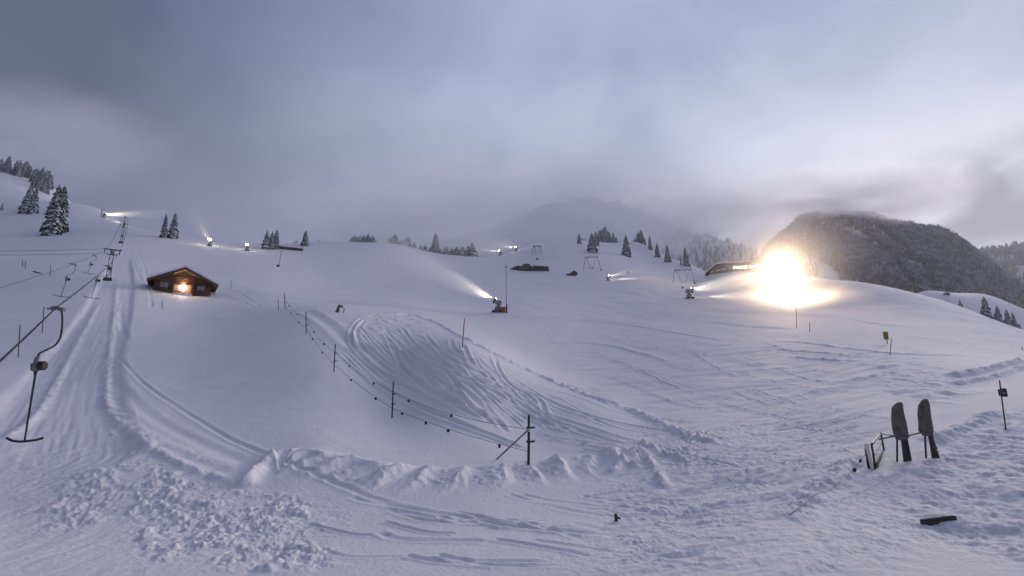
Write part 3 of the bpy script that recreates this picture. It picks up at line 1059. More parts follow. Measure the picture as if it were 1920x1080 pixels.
# ------------------------------------------------------------------ poles
def pole(px, ytop, ybase, label, group=None, tip=None, r=0.022, clips=(), name='slope_pole', mat='black_plastic', lean=None):
    b = hit(px, ybase)
    d = b.y
    t = Vector(at(px if lean is None else lean, ytop, d))
    h = max((t - b).z, 0.3)
    p = thing(name, label, 'pole', b, 0, group)
    p.rotation_euler = (random.uniform(-0.02, 0.02), math.atan2((t - b).x, h), 0)
    rr = max(r, 0.45 * d / F)                    # far poles stay as slender as they look, never thinner than a stake
    hb = h * (0.62 if tip else 1.0)
    MB().tube([(0, 0, -0.5), (0, 0, hb)], rr, 8).build('shaft', mat, p, True)
    if tip:
        MB().tube([(0, 0, hb + 0.002), (0, 0, h)], rr * 1.02, 8).build('tip', tip, p, True)
    for c in clips:
        MB().lathe([(0, rr * 1.1), (0.01, rr * 2.0), (0.06, rr * 2.0), (0.07, rr * 1.1)], (0, 0, h * c), (0, 0, h), 8).bar((0, 0, h * c + 0.03), (rr * 4.5, 0, h * c + 0.05), rr * 1.2).build('rope_clip', 'black_plastic', p)
    return p, b, h


fence_posts = []
GP = 'poles of the rope fence beside the ski tracks'
FP = [(535, 547, 580, 'uppermost black pole of the rope fence, at the crest above the chalet path', 533),
      (574, 583, 626, 'thin black fence pole just below the crest, second from the top', 574),
      (626, 645, 697, 'black fence pole with two rope clips, midway down the rope fence', 629),
      (735, 716, 783, 'black fence pole left of the ski tracks, next above the braced end post', 738)]
for px, yt, yb, lb, ln in FP:
    fence_posts.append(pole(px, yt, yb, lb, GP, None, 0.038, (0.36, 0.64), 'fence_pole', lean=ln))
endp, endb, endh = pole(991, 778, 871, 'tall black end post of the rope fence propped by a slanting brace', GP, None, 0.050, (0.44, 0.72), 'fence_pole', lean=992)
brc = hit(931, 860)
loc_b = brc - endb
MB().tube([(-0.02, -0.05, endh * 0.70), (loc_b.x, loc_b.y, loc_b.z - 0.05)], 0.035, 8).build('brace', 'steel', endp, True)
MB().box(-0.05, 0.05, -0.05, 0.05, endh * 0.66, endh * 0.76).build('brace_clamp', 'white_plastic', endp)
fence_posts.append((endp, endb, endh))


def rope_run(kind, frac, label, sag, flag_at):
    """a rope from post to post with small flags hung on it"""
    pts = []
    segs = []
    for i in range(len(fence_posts) - 1):
        (p0, b0, h0), (p1, b1, h1) = fence_posts[i], fence_posts[i + 1]
        a = p0.matrix_basis @ Vector((0, -0.03, h0 * frac))
        c = p1.matrix_basis @ Vector((0, -0.03, h1 * frac))
        seg = []
        for k in range(13):
            t = k / 12
            q = a.lerp(c, t)
            q.z -= sag * (c - a).length * 4 * t * (1 - t) * 0.25
            q.z = max(q.z, float(ground(q.x, q.y)) + 0.06)
            seg.append(q)
        segs.append(seg)
        pts += seg[:-1] if i < len(fence_posts) - 2 else seg
    o = thing(kind, label, 'rope', pts[0])
    base = pts[0]
    MB().tube([p - base for p in pts], 0.009, 5).build('cord', 'cable', o, True)
    for i, fl in enumerate(flag_at):
        for t in fl:
            seg = segs[i]
            k = min(int(t * 12), 11)
            q = seg[k].lerp(seg[k + 1], t * 12 - k) - base
            s = random.uniform(0.055, 0.075)
            an = random.uniform(-0.7, 0.7)
            dx, dy = math.cos(an) * s, math.sin(an) * s
            MB().add([(q.x - dx, q.y - dy, q.z - 0.01), (q.x + dx, q.y + dy, q.z - 0.01), (q.x + dx * 0.8, q.y + dy, q.z - 0.15), (q.x - dx * 0.9, q.y - dy, q.z - 0.14),
                      (q.x - dx, q.y - dy + 0.012, q.z - 0.01), (q.x + dx, q.y + dy + 0.012, q.z - 0.01), (q.x + dx * 0.8, q.y + dy + 0.012, q.z - 0.15), (q.x - dx * 0.9, q.y - dy + 0.012, q.z - 0.14)],
                     [(0, 1, 2, 3), (7, 6, 5, 4), (0, 4, 5, 1), (1, 5, 6, 2), (2, 6, 7, 3), (3, 7, 4, 0)]).build('flag', 'black_plastic', o)
    return o


rope_run('fence_rope', 0.71, 'upper rope of the fence with small dark flags', 0.10, [(0.3, 0.7), (0.35, 0.7), (0.3, 0.72), (0.16, 0.52)])
rope_run('fence_rope', 0.26, 'lower rope of the fence, sagging close to the snow', 0.05, [(0.35, 0.72), (0.3, 0.66), (0.34, 0.76), (0.1, 0.32, 0.5, 0.84)])

for a in [(522, 562, 582, 'short thin pole left of the uppermost fence pole', None),
          (304, 563, 579, 'short dark stake in the snow below the chalet', None),
          (433, 526, 541, 'faint thin pole on the slope right of the chalet', None),
          (34, 608, 669, 'dark pole at the far left, below the lift ropes', 37),
          (79, 574, 624, 'dark pole with a pale band left of the near T-bar hanger', 82),
          (94, 496, 518, 'small thin pole on the slope under the left lift rope', 95),
          (47, 489, 504, 'tiny pole right of another on the upper left slope', 48),
          (42, 487, 500, 'tiny leftmost pole on the upper left slope', 42),
          (1494, 576, 616, 'thin pole standing in front of the blazing floodlight', 1492),
          (1518, 604, 622, 'short dark stake just right below the blazing floodlight', 1518),
          (1669, 634, 667, 'thin pole right below the yellow padded marker', 1672),
          (1917, 650, 657, 'stub of a pole at the right edge of the slope', 1916)]:
    pole(a[0], a[1], a[2], a[3], None, None, 0.03, (), lean=a[4])
pole(867, 597, 651, 'piste pole with a red upper half at the edge of the tracks', None, 'red_plastic', 0.036, (), 'piste_pole', lean=871)

# ------------------------------------------------------------------ T-bar lift
GT_ = 'towers of the T-bar lift climbing the left slope'


def lift_tower(px, ytop, ybase, label, width_px, lattice=True):
    b = hit(px - 3, ybase)
    d = b.y
    t = Vector(at(px + 4, ytop, d))
    h = (t - b).z
    p = thing('lift_tower', label, 'lift tower', b, facing(b), GT_)
    w = width_px / F * d / 2
    k = 1.0
    s = MB()
    legs = 0.22 * k
    for sx in (-1, 1):
        MB().tube([(sx * legs * 1.25, 0, -0.8), (sx * legs * 0.85, 0, h)], 0.055 * k, 8).build('leg', 'steel', p, True)
    for i in range(7):
        z0, z1 = h * i / 7, h * (i + 1) / 7
        sg = 1 if i % 2 else -1
        s.bar((-sg * legs, 0, z0), (sg * legs, 0, z1), 0.05 * k)
        s.bar((-legs, 0, z0), (legs, 0, z0), 0.04 * k)
    s.build('lattice', 'steel', p)
    MB().box(-w, w, -0.09 * k, 0.09 * k, h, h + 0.14 * k).build('crossbeam', 'dark_steel', p)
    MB().box(-w * 0.62, w * 0.62, -0.07 * k, 0.07 * k, h - 0.75 * k, h - 0.63 * k).build('lower_beam', 'dark_steel', p)
    MB().box(-legs * 1.1, legs * 1.1, -0.12 * k, 0.12 * k, h - 0.6 * k, h - 0.1 * k).build('panel', 'steel', p)
    for sx in (-1, 1):
        sh = MB()
        x = sx * w * 0.82
        sh.box(x - 0.05 * k, x + 0.05 * k, -0.1, 0.1, h - 0.35 * k, h)
        asm = sh.build('sheave_bracket', 'dark_steel', p)
        for yy in (-0.28, 0.28):
            MB().lathe([(0, 0.16), (0.03, 0.18), (0.07, 0.18), (0.1, 0.16)], (x - 0.05, yy * k, h - 0.4 * k), (x + 1, yy * k, h - 0.4 * k), 12).build('wheel', 'black_plastic', asm)
    MB().box(-0.55 * k, 0.45 * k, -0.5, 0.5, -0.8, 0.38 * k).build('footing', 'grey_wood', p)
    MB().box(-0.22 * k, 0.22 * k, -0.2, 0.2, h * 0.34, h * 0.34 + 0.4 * k).build('control_box', 'dark_steel', p)
    bpy.context.view_layer.update()
    z = h - 0.2 * k
    L_ = Matrix.Translation(b) @ Matrix.Rotation(facing(b), 4, 'Z')
    return p, L_ @ Vector((-w * 0.82, 0, z)), L_ @ Vector((w * 0.82, 0, z)), b


t1 = lift_tower(205, 469, 526, 'nearest lift tower with a wide crossbeam, left of the chalet', 27)
t2 = lift_tower(230, 421, 456, 'second lift tower, smaller, above the near one on the left slope', 14)
t3 = lift_tower(236, 406, 420, 'topmost lift tower on the crest of the left slope', 9)


def cable(name, label, ctrl, r, sag, group=None):
    pts = []
    for a, b in zip(ctrl[:-1], ctrl[1:]):
        a, b = Vector(a), Vector(b)
        n = 24
        for k in range(n):
            t = k / n
            q = a.lerp(b, t)
            q.z -= sag * (b - a).length * 4 * t * (1 - t)
            pts.append(q)
    pts.append(Vector(ctrl[-1]))
    base = pts[0].copy()
    rs = [max(r * 0.85, 0.30 * max(p.y, 5) / F) for p in pts]
    o = MB().tube([p - base for p in pts], rs, 6).build(name, 'cable', None, True)
    o.location = base
    tag(o, label, 'cable', group)
    return pts


low_r = Vector(at(105, 577, 15.2))
dirr = (low_r - t1[2])
low_end = low_r + dirr.normalized() * 26
rope_r = cable('haul_cable', 'near haul cable of the T-bar lift, carrying the large hanger', [low_end, low_r, t1[2]], 0.030, 0.005)
lf = Vector(at(0, 523, 22.5))
lf_end = lf + (lf - t1[1]).normalized() * 30
rope_l = cable('haul_cable', 'returning haul cable of the lift, running to the left picture edge', [lf_end, t1[1]], 0.016, 0.006)
cable('haul_cable', 'upper stretch of lift cable from the nearest tower up the left slope', [t1[2], t2[2], t3[2]], 0.014, 0.012)
cable('haul_cable', 'upper stretch of return cable left of its twin between the lift towers', [t1[1], t2[1], t3[1]], 0.014, 0.012)
ca = Vector(at(-120, 470, 84))
cable('guy_cable', 'upper of two thin wires crossing the upper left slope', [ca, t1[1] + Vector((0, 0, 0.25))], 0.012, 0.004)
ca = Vector(at(-120, 477, 84))
cable('guy_cable', 'lower of two thin wires crossing the upper left slope', [ca, t1[1] + Vector((0, 0, -0.45))], 0.012, 0.004)


def rope_at(pts, px):
    best = min(range(len(pts)), key=lambda i: abs((pts[i].x / max(0.1, (pts[i].y * CP + pts[i].z * SP))) * F + 960 - px) if pts[i].y > 3 else 1e9)
    return pts[best]


def t_bar(top, length, yaw, label, big=False, bend=1.0, tilt=(0, 0)):
    """spring-box hanger: grip, curved arm, drum, stick and cross-piece; length from cable to cross-piece"""
    p = thing('t_bar', label, 'T-bar', top, yaw, 'T-bars hanging from the lift cables')
    p.rotation_euler = (tilt[0], tilt[1], yaw)
    k = 1.05 if big else max(0.8, top.y / 75.0)
    a = length
    g = MB().box(-0.16, 0.14, -0.05, 0.05, -0.05, 0.07)
    g.bar((-0.30, 0, 0.02), (0.1, 0, 0.0), 0.05).bar((0.10, 0, -0.04), (0.26, 0, -0.09), 0.09, 0.12)
    g.build('cable_grip', 'steel', p)
    arm = [(0.16, 0, -0.03), (0.20, 0, -0.07 * a), (0.215, 0, -0.16 * a), (0.17, 0, -0.24 * a), (0.02, 0, -0.295 * a), (-0.22 * bend, 0, -0.325 * a), (-0.40 * bend, 0, -0.345 * a), (-0.45 * bend, 0, -0.38 * a)]
    MB().tube([tuple(q) for q in spline(arm, 40)], 0.026 * k, 8).build('arm', 'dark_steel', p, True)
    dx = -0.45 * bend
    z0 = -0.37 * a
    dr = MB().lathe([(0, 0.05 * k), (0.05, 0.07 * k), (0.40, 0.10 * k), (0.46, 0.08 * k)], (dx, 0, z0), (dx - 0.08, 0, z0 - 1), 12).build('spring_box', 'steel', p, True)
    MB().lathe([(0, 0.12 * k), (0.02, 0.14 * k), (0.15, 0.14 * k), (0.17, 0.12 * k)], (dx + 0.06, 0, z0 - 0.30), (dx + 1, 0.2, z0 - 0.36), 14).build('drum_cover', 'black_plastic', dr)
    MB().box(dx - 0.14 * k, dx + 0.02, -0.06, 0.06, z0 - 0.42, z0 - 0.2).build('side_plate', 'black_plastic', dr)
    zb = -a
    xb = dx - 0.17 * a * 0.35
    MB().tube([(dx - 0.03, 0, z0 - 0.44), (dx - 0.04, 0, z0 - 0.60), (xb, 0, zb)], [0.055 * k, 0.028 * k, 0.022 * k], 8).build('stick', 'dark_steel', p, True)
    bar = [(xb - 0.56, 0, zb + 0.16), (xb - 0.38, 0, zb + 0.055), (xb - 0.15, 0, zb), (xb + 0.15, 0, zb - 0.015), (xb + 0.38, 0, zb - 0.01), (xb + 0.56, 0, zb + 0.02)]
    MB().tube(bar, 0.034 * k, 8).build('crosspiece', 'black_plastic', p, True)
    return p


top = rope_at(rope_r, 103)
top = Vector(at(103, 578, 15.2))
bot = Vector(at(56, 823, 15.2))
t_bar(top + Vector((0.05, 0, 0)), (top - bot).z, 0.0, 'large near T-bar hanging low over the lift track', True, 1.15, (0, R(-7.0)))
q = rope_at(rope_r, 203)
t_bar(q, 63 / F * q.y * 1.02, facing(q), 'T-bar hanging in front of the nearest lift tower', False, 1.3)
q = rope_at(rope_l, 141)
t_bar(q, 64 / F * q.y, facing(q), 'T-bar on the return cable, second largest, left of the lift lane', False, 0.5)
q = rope_at(rope_l, 178)
t_bar(q, 36 / F * q.y, facing(q), 'small T-bar on the return cable between a larger one and the tower', False, 0.4)

# plank with snow lying on the slope at the far left
b = hit(73, 513)
pl = thing('plank', 'dark plank lying tilted on the snow at upper left', 'plank', b + Vector((0, 0, 0.15)), facing(b))
pl.rotation_euler = (0.2, R(12), facing(b))
MB().box(-0.75, 0.75, -0.2, 0.2, -0.12, 0.06).build('board', 'grey_wood', pl)
MB().box(-0.72, 0.70, -0.17, 0.18, 0.062, 0.12).build('snow_cover', 'roof_snow', pl)

# ------------------------------------------------------------------ snow guns
GG = 'snow guns working on the slopes'


def snow_gun(p, yaw, size, label, pitch=R(32), lamp_w=60, lamp_r=0.09, lit=True, tower=0.0, lamp_col=(1.0, 0.88, 0.70)):
    """fan gun: barrel with nozzle rings on a swivel fork over a wheeled frame; the barrel points along local +x"""
    o = thing('snow_gun', label, 'snow gun', p, yaw, GG)
    s = size
    hb = (1.45 + tower) * s
    fr = MB()
    for sy in (-1, 1):
        fr.bar((-0.75 * s, sy * 0.5 * s, 0.08 * s), (0.75 * s, sy * 0.5 * s, 0.08 * s), 0.12 * s)
        fr.bar((-0.5 * s, sy * 0.5 * s, 0.1 * s), (0, sy * 0.12 * s, hb - 0.45 * s), 0.09 * s)
        fr.bar((0.5 * s, sy * 0.5 * s, 0.1 * s), (0, sy * 0.12 * s, hb - 0.45 * s), 0.09 * s)
    fr.bar((-0.7 * s, -0.5 * s, 0.08 * s), (-0.7 * s, 0.5 * s, 0.08 * s), 0.12 * s)
    fr.bar((0.7 * s, -0.5 * s, 0.08 * s), (0.7 * s, 0.5 * s, 0.08 * s), 0.12 * s)
    fr.build('frame', 'dark_steel', o)
    MB().box(-0.42 * s, 0.34 * s, -0.34 * s, 0.34 * s, 0.16 * s, 0.78 * s).build('machine_box', 'steel', o)
    MB().box(-0.30 * s, -0.02 * s, -0.38 * s, -0.345 * s, 0.30 * s, 0.62 * s).box(0.06 * s, 0.26 * s, -0.38 * s, -0.345 * s, 0.22 * s, 0.5 * s).build('access_panel', 'white_plastic', o)
    for sx in (-1, 1):
        for sy in (-1, 1):
            MB().lathe([(0, 0.14 * s), (0.03 * s, 0.17 * s), (0.11 * s, 0.17 * s), (0.14 * s, 0.14 * s)], (sx * 0.55 * s, sy * 0.58 * s - 0.07 * s, 0.1 * s), (sx * 0.55 * s, sy * 0.58 * s + 1, 0.1 * s), 12).build('wheel', 'black_plastic', o)
    MB().lathe([(0, 0.14 * s), (0.25 * s, 0.12 * s)], (0, 0, hb - 0.52 * s), (0, 0, hb), 12).bar((0, -0.48 * s, hb - 0.28 * s), (0, 0.48 * s, hb - 0.28 * s), 0.1 * s).bar((0, -0.48 * s, hb - 0.28 * s), (0, -0.48 * s, hb + 0.05 * s), 0.08 * s).bar((0, 0.48 * s, hb - 0.28 * s), (0, 0.48 * s, hb + 0.05 * s), 0.08 * s).build('fork', 'dark_steel', o)
    c = Vector((0, 0, hb))
    ax = Vector((math.cos(pitch), 0, math.sin(pitch)))
    a = c - ax * 0.62 * s
    br = MB().lathe([(0, 0.30 * s), (0.06 * s, 0.43 * s), (0.42 * s, 0.43 * s), (0.55 * s, 0.38 * s), (1.10 * s, 0.36 * s), (1.14 * s, 0.30 * s), (1.10 * s, 0.30 * s), (0.3 * s, 0.30 * s)], a, c + ax, 22).build('barrel', 'gun_paint', o, True)
    MB().lathe([(0, 0.36 * s), (0.02 * s, 0.44 * s), (0.16 * s, 0.44 * s), (0.18 * s, 0.34 * s)], a + ax * 1.06 * s, c + ax * 3, 22).build('nozzle_ring', 'dark_steel', br)
    MB().lathe([(0, 0.44 * s), (0.01, 0.455 * s), (0.1 * s, 0.455 * s), (0.11 * s, 0.44 * s)], a + ax * 0.22 * s, c + ax * 3, 22).build('band', 'dark_steel', br)
    lp = a + ax * 1.02 * s + Vector((-math.sin(pitch), 0, math.cos(pitch))) * 0.54 * s
    fl = MB().box(lp.x - 0.10 * s, lp.x + 0.06 * s, -0.13 * s, 0.13 * s, lp.z - 0.10 * s, lp.z + 0.11 * s).build('floodlight', 'dark_steel', o)
    if lit:
        MB().lathe([(0, lamp_r * 0.5), (lamp_r * 0.25, lamp_r * 0.9), (lamp_r * 0.7, lamp_r), (lamp_r * 1.2, lamp_r * 0.75), (lamp_r * 1.45, lamp_r * 0.25)], (lp.x + 0.063 * s, 0, lp.z), (lp.x + 1, 0, lp.z + 0.1), 14).build('lens', 'lamp_lit', fl, True)
    sd_ = bpy.data.lights.new('gun_light', 'SPOT')
    sd_.energy = lamp_w
    sd_.color = lamp_col
    sd_.spot_size = R(70)
    sd_.spot_blend = 0.8
    sd_.shadow_soft_size = lamp_r
    so = bpy.data.objects.new('gun_light', sd_)
    COL.objects.link(so)
    so.parent = o
    so.location = (lp.x + 0.1 * s + lamp_r * 1.6, 0, lp.z)
    so.rotation_euler = Vector((-1, 0, 0.05 - math.tan(pitch))).to_track_quat('Z', 'Y').to_euler()
    W = Matrix.Translation(o.location) @ Matrix.Rotation(yaw, 4, 'Z')
    return o, W @ (c + ax * 0.55 * s), (W.to_3x3() @ ax)


PLUMES = []


def gun_at(px, pyb, hpx, yaw_to, label, **kw):
    """yaw_to: compass direction of the jet, degrees: 0 = to the right of the view, 90 = away from the camera"""
    b = hit(px, pyb)
    size = hpx / F * b.y / 2.0
    o, mz, ax = snow_gun(b, R(yaw_to), size, label, **kw)
    PLUMES.append((o, mz, ax, size))
    return o, mz, ax, size


g_main = gun_at(933, 585.5, 26, 172, 'large snow gun beside an orange box, jetting snow to the left', pitch=R(28), lamp_w=6000)
g_right = gun_at(1293, 560, 20, 5, 'snow gun left of the blazing light, jetting snow to the right', pitch=R(12), lamp_w=9000)
g_hut = gun_at(1140, 526, 10, 12, 'snow gun right of the small hut, jetting right', pitch=R(16), lamp_w=5000, lamp_r=0.22)
g_m1 = gun_at(938, 478, 9, 185, 'dark snow gun lower left of its twin on the middle crest', pitch=R(8), lamp_w=6000, lamp_r=0.3)
g_m2 = gun_at(968, 471, 8, 165, 'brighter upper snow gun right of its twin on the middle crest', pitch=R(15), lamp_w=9000, lamp_r=0.38)
g_l1 = gun_at(393, 461, 11, 265, 'brightest snow gun on the left crest with a glowing lamp', pitch=R(45), lamp_w=1800, lamp_r=0.42, lamp_col=(1.0, 0.70, 0.40))
g_l2 = gun_at(463, 470, 11, 262, 'star-bright snow gun on the crest left of the buried shed', pitch=R(45), lamp_w=900, lamp_r=0.36, lamp_col=(1.0, 0.74, 0.46))
g_top = gun_at(194, 408, 8, -8, 'dark snow gun with a mast on the highest left crest', pitch=R(-2), lamp_w=16000, lamp_r=0.2, lit=False)  # lens stays unlit; its spot is an unseen light that brightens the jet
MB().tube([(-1.5, 0, 0), (-1.5, 0, 19 / F * g_top[0].location.y)], 0.14, 6).build('mast', 'dark_steel', g_top[0])

# orange supply box, its post and the tall lance beside the large gun
b = hit(944, 586)
ob = thing('supply_box', 'small orange supply box right of the large snow gun', 'box', b, facing(b))
k = 1 / F * b.y
MB().box(-6 * k, 4 * k, -0.4, 0.4, -0.3, 9.5 * k).build('housing', 'orange_box', ob)
MB().box(-5 * k, -1 * k, -0.43, -0.402, 2.5 * k, 8 * k).build('door', 'red_plastic', ob)
MB().box(-6.3 * k, 4.3 * k, -0.42, 0.42, 9.6 * k, 10.4 * k).build('lid', 'orange_box', ob)
b = hit(950, 587)
ln = thing('snow_lance', 'very tall thin snow lance rising from a dark post by the orange box', 'snow lance', b, facing(b))
MB().tube([(0, 0, -0.5), (0, 0, 17 * k)], 0.15, 10).build('padded_post', 'dark_steel', ln)
hl = Vector(at(948, 502, b.y)).z - b.z
MB().tube([(-0.05, 0, 17 * k), (-0.15, 0, hl)], 0.07, 8).build('pipe', 'steel', ln)
MB().box(-3 * k, 1.6 * k, -0.12, 0.12, hl - 0.3 * k, hl + 0.5 * k).tube([(-2.6 * k, 0, hl), (-3.1 * k, 0, hl + 4.5 * k)], 0.09, 6).tube([(0.6 * k, 0, hl), (0.9 * k, 0, hl + 4.5 * k)], 0.09, 6).build('nozzle_head', 'steel', ln)
b = hit(521, 500)
ln = thing('snow_lance', 'thin snow lance with a small foot in front of the buried shed', 'snow lance', b, facing(b))
k = 1 / F * b.y
MB().tube([(1 * k, 0, 2 * k), (4 * k, 0, 32 * k)], 0.085, 6).build('pipe', 'steel', ln)
MB().box(-2.5 * k, 2 * k, -0.3, 0.3, -0.3, 3.0 * k).box(1 * k, 2.4 * k, -0.2, 0.2, 0, 6 * k).build('foot', 'dark_steel', ln)
MB().box(3 * k, 5 * k, -0.15, 0.15, 32 * k, 35 * k).build('nozzle_head', 'white_plastic', ln)

# ------------------------------------------------------------------ blazing floodlights behind the mound
def floodlight(px, py, Y, label, watts, lens):
    base = Vector(at(px, py, Y))
    gz = float(ground(base.x, base.y))
    h = base.z - gz
    o = thing('floodlight_mast', label, 'floodlight', Vector((base.x, base.y, gz)), facing(base), 'blazing floodlights on the right mound')
    MB().tube([(0, 0.3, -0.5), (0, 0.3, h + 0.2)], 0.10, 8).build('mast', 'steel', o)
    hd = MB().box(-lens - 0.08, lens + 0.08, 0.0, 0.3, h - lens - 0.08, h + lens + 0.08).build('lamp_head', 'dark_steel', o)
    MB().lathe([(0, lens), (0.04, lens * 0.95), (0.06, lens * 0.5)], (0, -0.005, h), (0, -1, h), 16).build('lens', 'flood_lit', hd)
    point_lamp('flood_light', o, (0, -0.5 - lens, h), watts, (1.0, 0.70, 0.40), lens)
    return o, base


fl_a = floodlight(1461, 496, 186, 'upper blazing floodlight by the lodge above the mound', 12000, 0.9)
# added spot beside the upper lamp, to lay a warm sheen on the snow
bm_d = bpy.data.lights.new('sheen_spot', 'SPOT')
bm_d.energy = 150000
bm_d.color = (1.0, 0.72, 0.46)
bm_d.spot_size = R(46)
bm_d.spot_blend = 0.9
bm_d.shadow_soft_size = 0.6
bm_o = bpy.data.objects.new('sheen_spot', bm_d)
COL.objects.link(bm_o)
bm_o.parent = fl_a[0]
_h = fl_a[1].z - fl_a[0].location.z
bm_o.location = (0, -1.6, _h)
_aim = (fl_a[0].location + Vector((0, 0, _h))) - hit(1545, 690)
bm_o.rotation_euler = (Matrix.Rotation(-fl_a[0].rotation_euler.z, 3, 'Z') @ _aim).to_track_quat('Z', 'Y').to_euler()
fl_b = floodlight(1486, 553, 150, 'lower blazing floodlight just behind the crest of the mound', 10000, 0.9)
# ------------------------------------------------------------------ buildings further up
def gable(o, x0, x1, y0, y1, z0, ze, za, ridge_x, wall_m, roof_m, over=0.5, snow=0.4):
    """gabled block; ridge runs along y when ridge_x is False, along x when True"""
    w = MB()
    if ridge_x:
        ym = (y0 + y1) / 2
        w.add([(x0, y0, z0), (x1, y0, z0), (x1, y1, z0), (x0, y1, z0), (x0, y0, ze), (x1, y0, ze), (x1, y1, ze), (x0, y1, ze), (x0, ym, za), (x1, ym, za)],
              [(0, 3, 2, 1), (0, 1, 5, 4), (2, 3, 7, 6), (0, 4, 8, 7, 3), (1, 2, 6, 9, 5), (4, 5, 9, 8), (6, 7, 8, 9)])
    else:
        w.prism([(x0, z0), (x1, z0), (x1, ze), ((x0 + x1) / 2, za), (x0, ze)], y0, y1)
    w.build('wall', wall_m, o)
    if ridge_x:
        ym = (y0 + y1) / 2
        sl = (za - ze) / (ym - y0)
        for sg, ya in ((-1, y0 - over), (1, y1 + over)):
            zz = ze - sl * over
            r = MB().add([(x0 - over, ym, za + 0.05), (x1 + over, ym, za + 0.05), (x1 + over, ya, zz + 0.05), (x0 - over, ya, zz + 0.05),
                          (x0 - over, ym, za + 0.25), (x1 + over, ym, za + 0.25), (x1 + over, ya, zz + 0.25), (x0 - over, ya, zz + 0.25)],
                         [(0, 1, 2, 3), (7, 6, 5, 4), (0, 4, 5, 1), (1, 5, 6, 2), (2, 6, 7, 3), (3, 7, 4, 0)]).build('roof_slab', roof_m, o)
            if snow:
                MB().add([(x0 - over, ym, za + 0.26), (x1 + over, ym, za + 0.26), (x1 + over, ya, zz + 0.26), (x0 - over, ya, zz + 0.26),
                          (x0 - over, ym, za + 0.26 + snow), (x1 + over, ym, za + 0.26 + snow), (x1 + over, ya, zz + 0.26 + snow), (x0 - over, ya, zz + 0.26 + snow)],
                         [(0, 1, 2, 3), (7, 6, 5, 4), (0, 4, 5, 1), (1, 5, 6, 2), (2, 6, 7, 3), (3, 7, 4, 0)]).build('snow_cover', 'roof_snow', r)
    else:
        xm = (x0 + x1) / 2
        sl = (za - ze) / (xm - x0)
        for xa, sg in ((x0 - over, -1), (x1 + over, 1)):
            zz = ze - sl * over
            r = MB().prism([(xm, za + 0.03), (xa, zz + 0.03), (xa, zz + 0.2), (xm, za + 0.2)], y0 - over, y1 + over).build('roof_slab', roof_m, o)
            if snow:
                MB().prism([(xm, za + 0.21), (xa, zz + 0.21), (xa, zz + 0.21 + snow), (xm, za + 0.21 + snow)], y0 - over - 0.05, y1 + over).build('snow_cover', 'roof_snow', r)


# mountain lodge with lit windows: long timber front, lean-to end roof on the left
b = hit(1330, 517)
b = Vector(at(1330, 517, b.y))
k = 1 / F * b.y                                   # metres per picture pixel at that distance
lo = thing('mountain_lodge', 'long brown timber lodge with lit windows left of the blazing light', 'lodge', b, R(-18))
kx = 1.08 * k
Lg = 112 * kx
w = MB().prism([(0, -3), (Lg, -3), (Lg, 19 * k), (13 * kx, 19.5 * k), (0, 8.5 * k)], 0, 9).build('wall', 'dark_wood', lo)
MB().prism([(-0.02, -3.02), (Lg * 0.995, -3.02), (Lg * 0.995, 7.5 * k), (0.02, 2.6 * k)], -0.25, -0.02).build('plinth', 'plaster', lo)
rs = MB().prism([(-5 * kx, 4.8 * k), (13 * kx, 20.2 * k), (Lg + 2, 19.8 * k), (Lg + 2, 20.8 * k), (12.6 * kx, 21.3 * k), (-5.2 * kx, 5.9 * k)], -1.6, 10).build('roof_slab', 'dark_wood', lo)
MB().prism([(-5.3 * kx, 6.0 * k), (12.6 * kx, 21.4 * k), (Lg + 2.1, 20.9 * k), (Lg + 2.1, 22.9 * k), (12.0 * kx, 23.4 * k), (-5.6 * kx, 7.6 * k)], -1.7, 10).build('snow_cover', 'roof_snow', rs)
S = 1.0
for i, (x, zz) in enumerate(((3.2, 5.2), (7.0, 6.2), (13.0, 7.4), (17.0, 8.4), (22.5, 9.6), (27.0, 10.4))):
    window(lo, x * kx, zz * k, 2.2 * kx, 3.0 * k, -0.04, 'white_plastic', 1, 'curtain', 0.1)
for i, x in enumerate((33, 41, 49, 57, 67, 75, 83, 91, 101)):
    window(lo, (x + 1.5) * kx, (10.0 if i > 1 else 10.4) * k, 6.2 * kx, 4.8 * k, -0.04, 'lit_wood', 2, 'window_lit' if i != 0 else 'pale_pane', 0.1)
for x, h_ in ((38, 3.4), (54, 2.6)):
    MB().box(x * kx, (x + 1.6) * kx, 3, 3.9, 21 * k, (22.5 + h_) * k).build('chimney', 'dark_steel', lo)
rl = MB()
for i in range(22):
    x = (18 + i * 4) * kx
    rl.bar((x, -2.5, (2 + i * 0.12) * k), (x, -2.5, (5.2 + i * 0.12) * k), 0.14)
rl.bar((18 * kx, -2.5, 5.2 * k), (102 * kx, -2.5, 7.7 * k), 0.14)
rl.build('terrace_railing', 'dark_wood', lo)

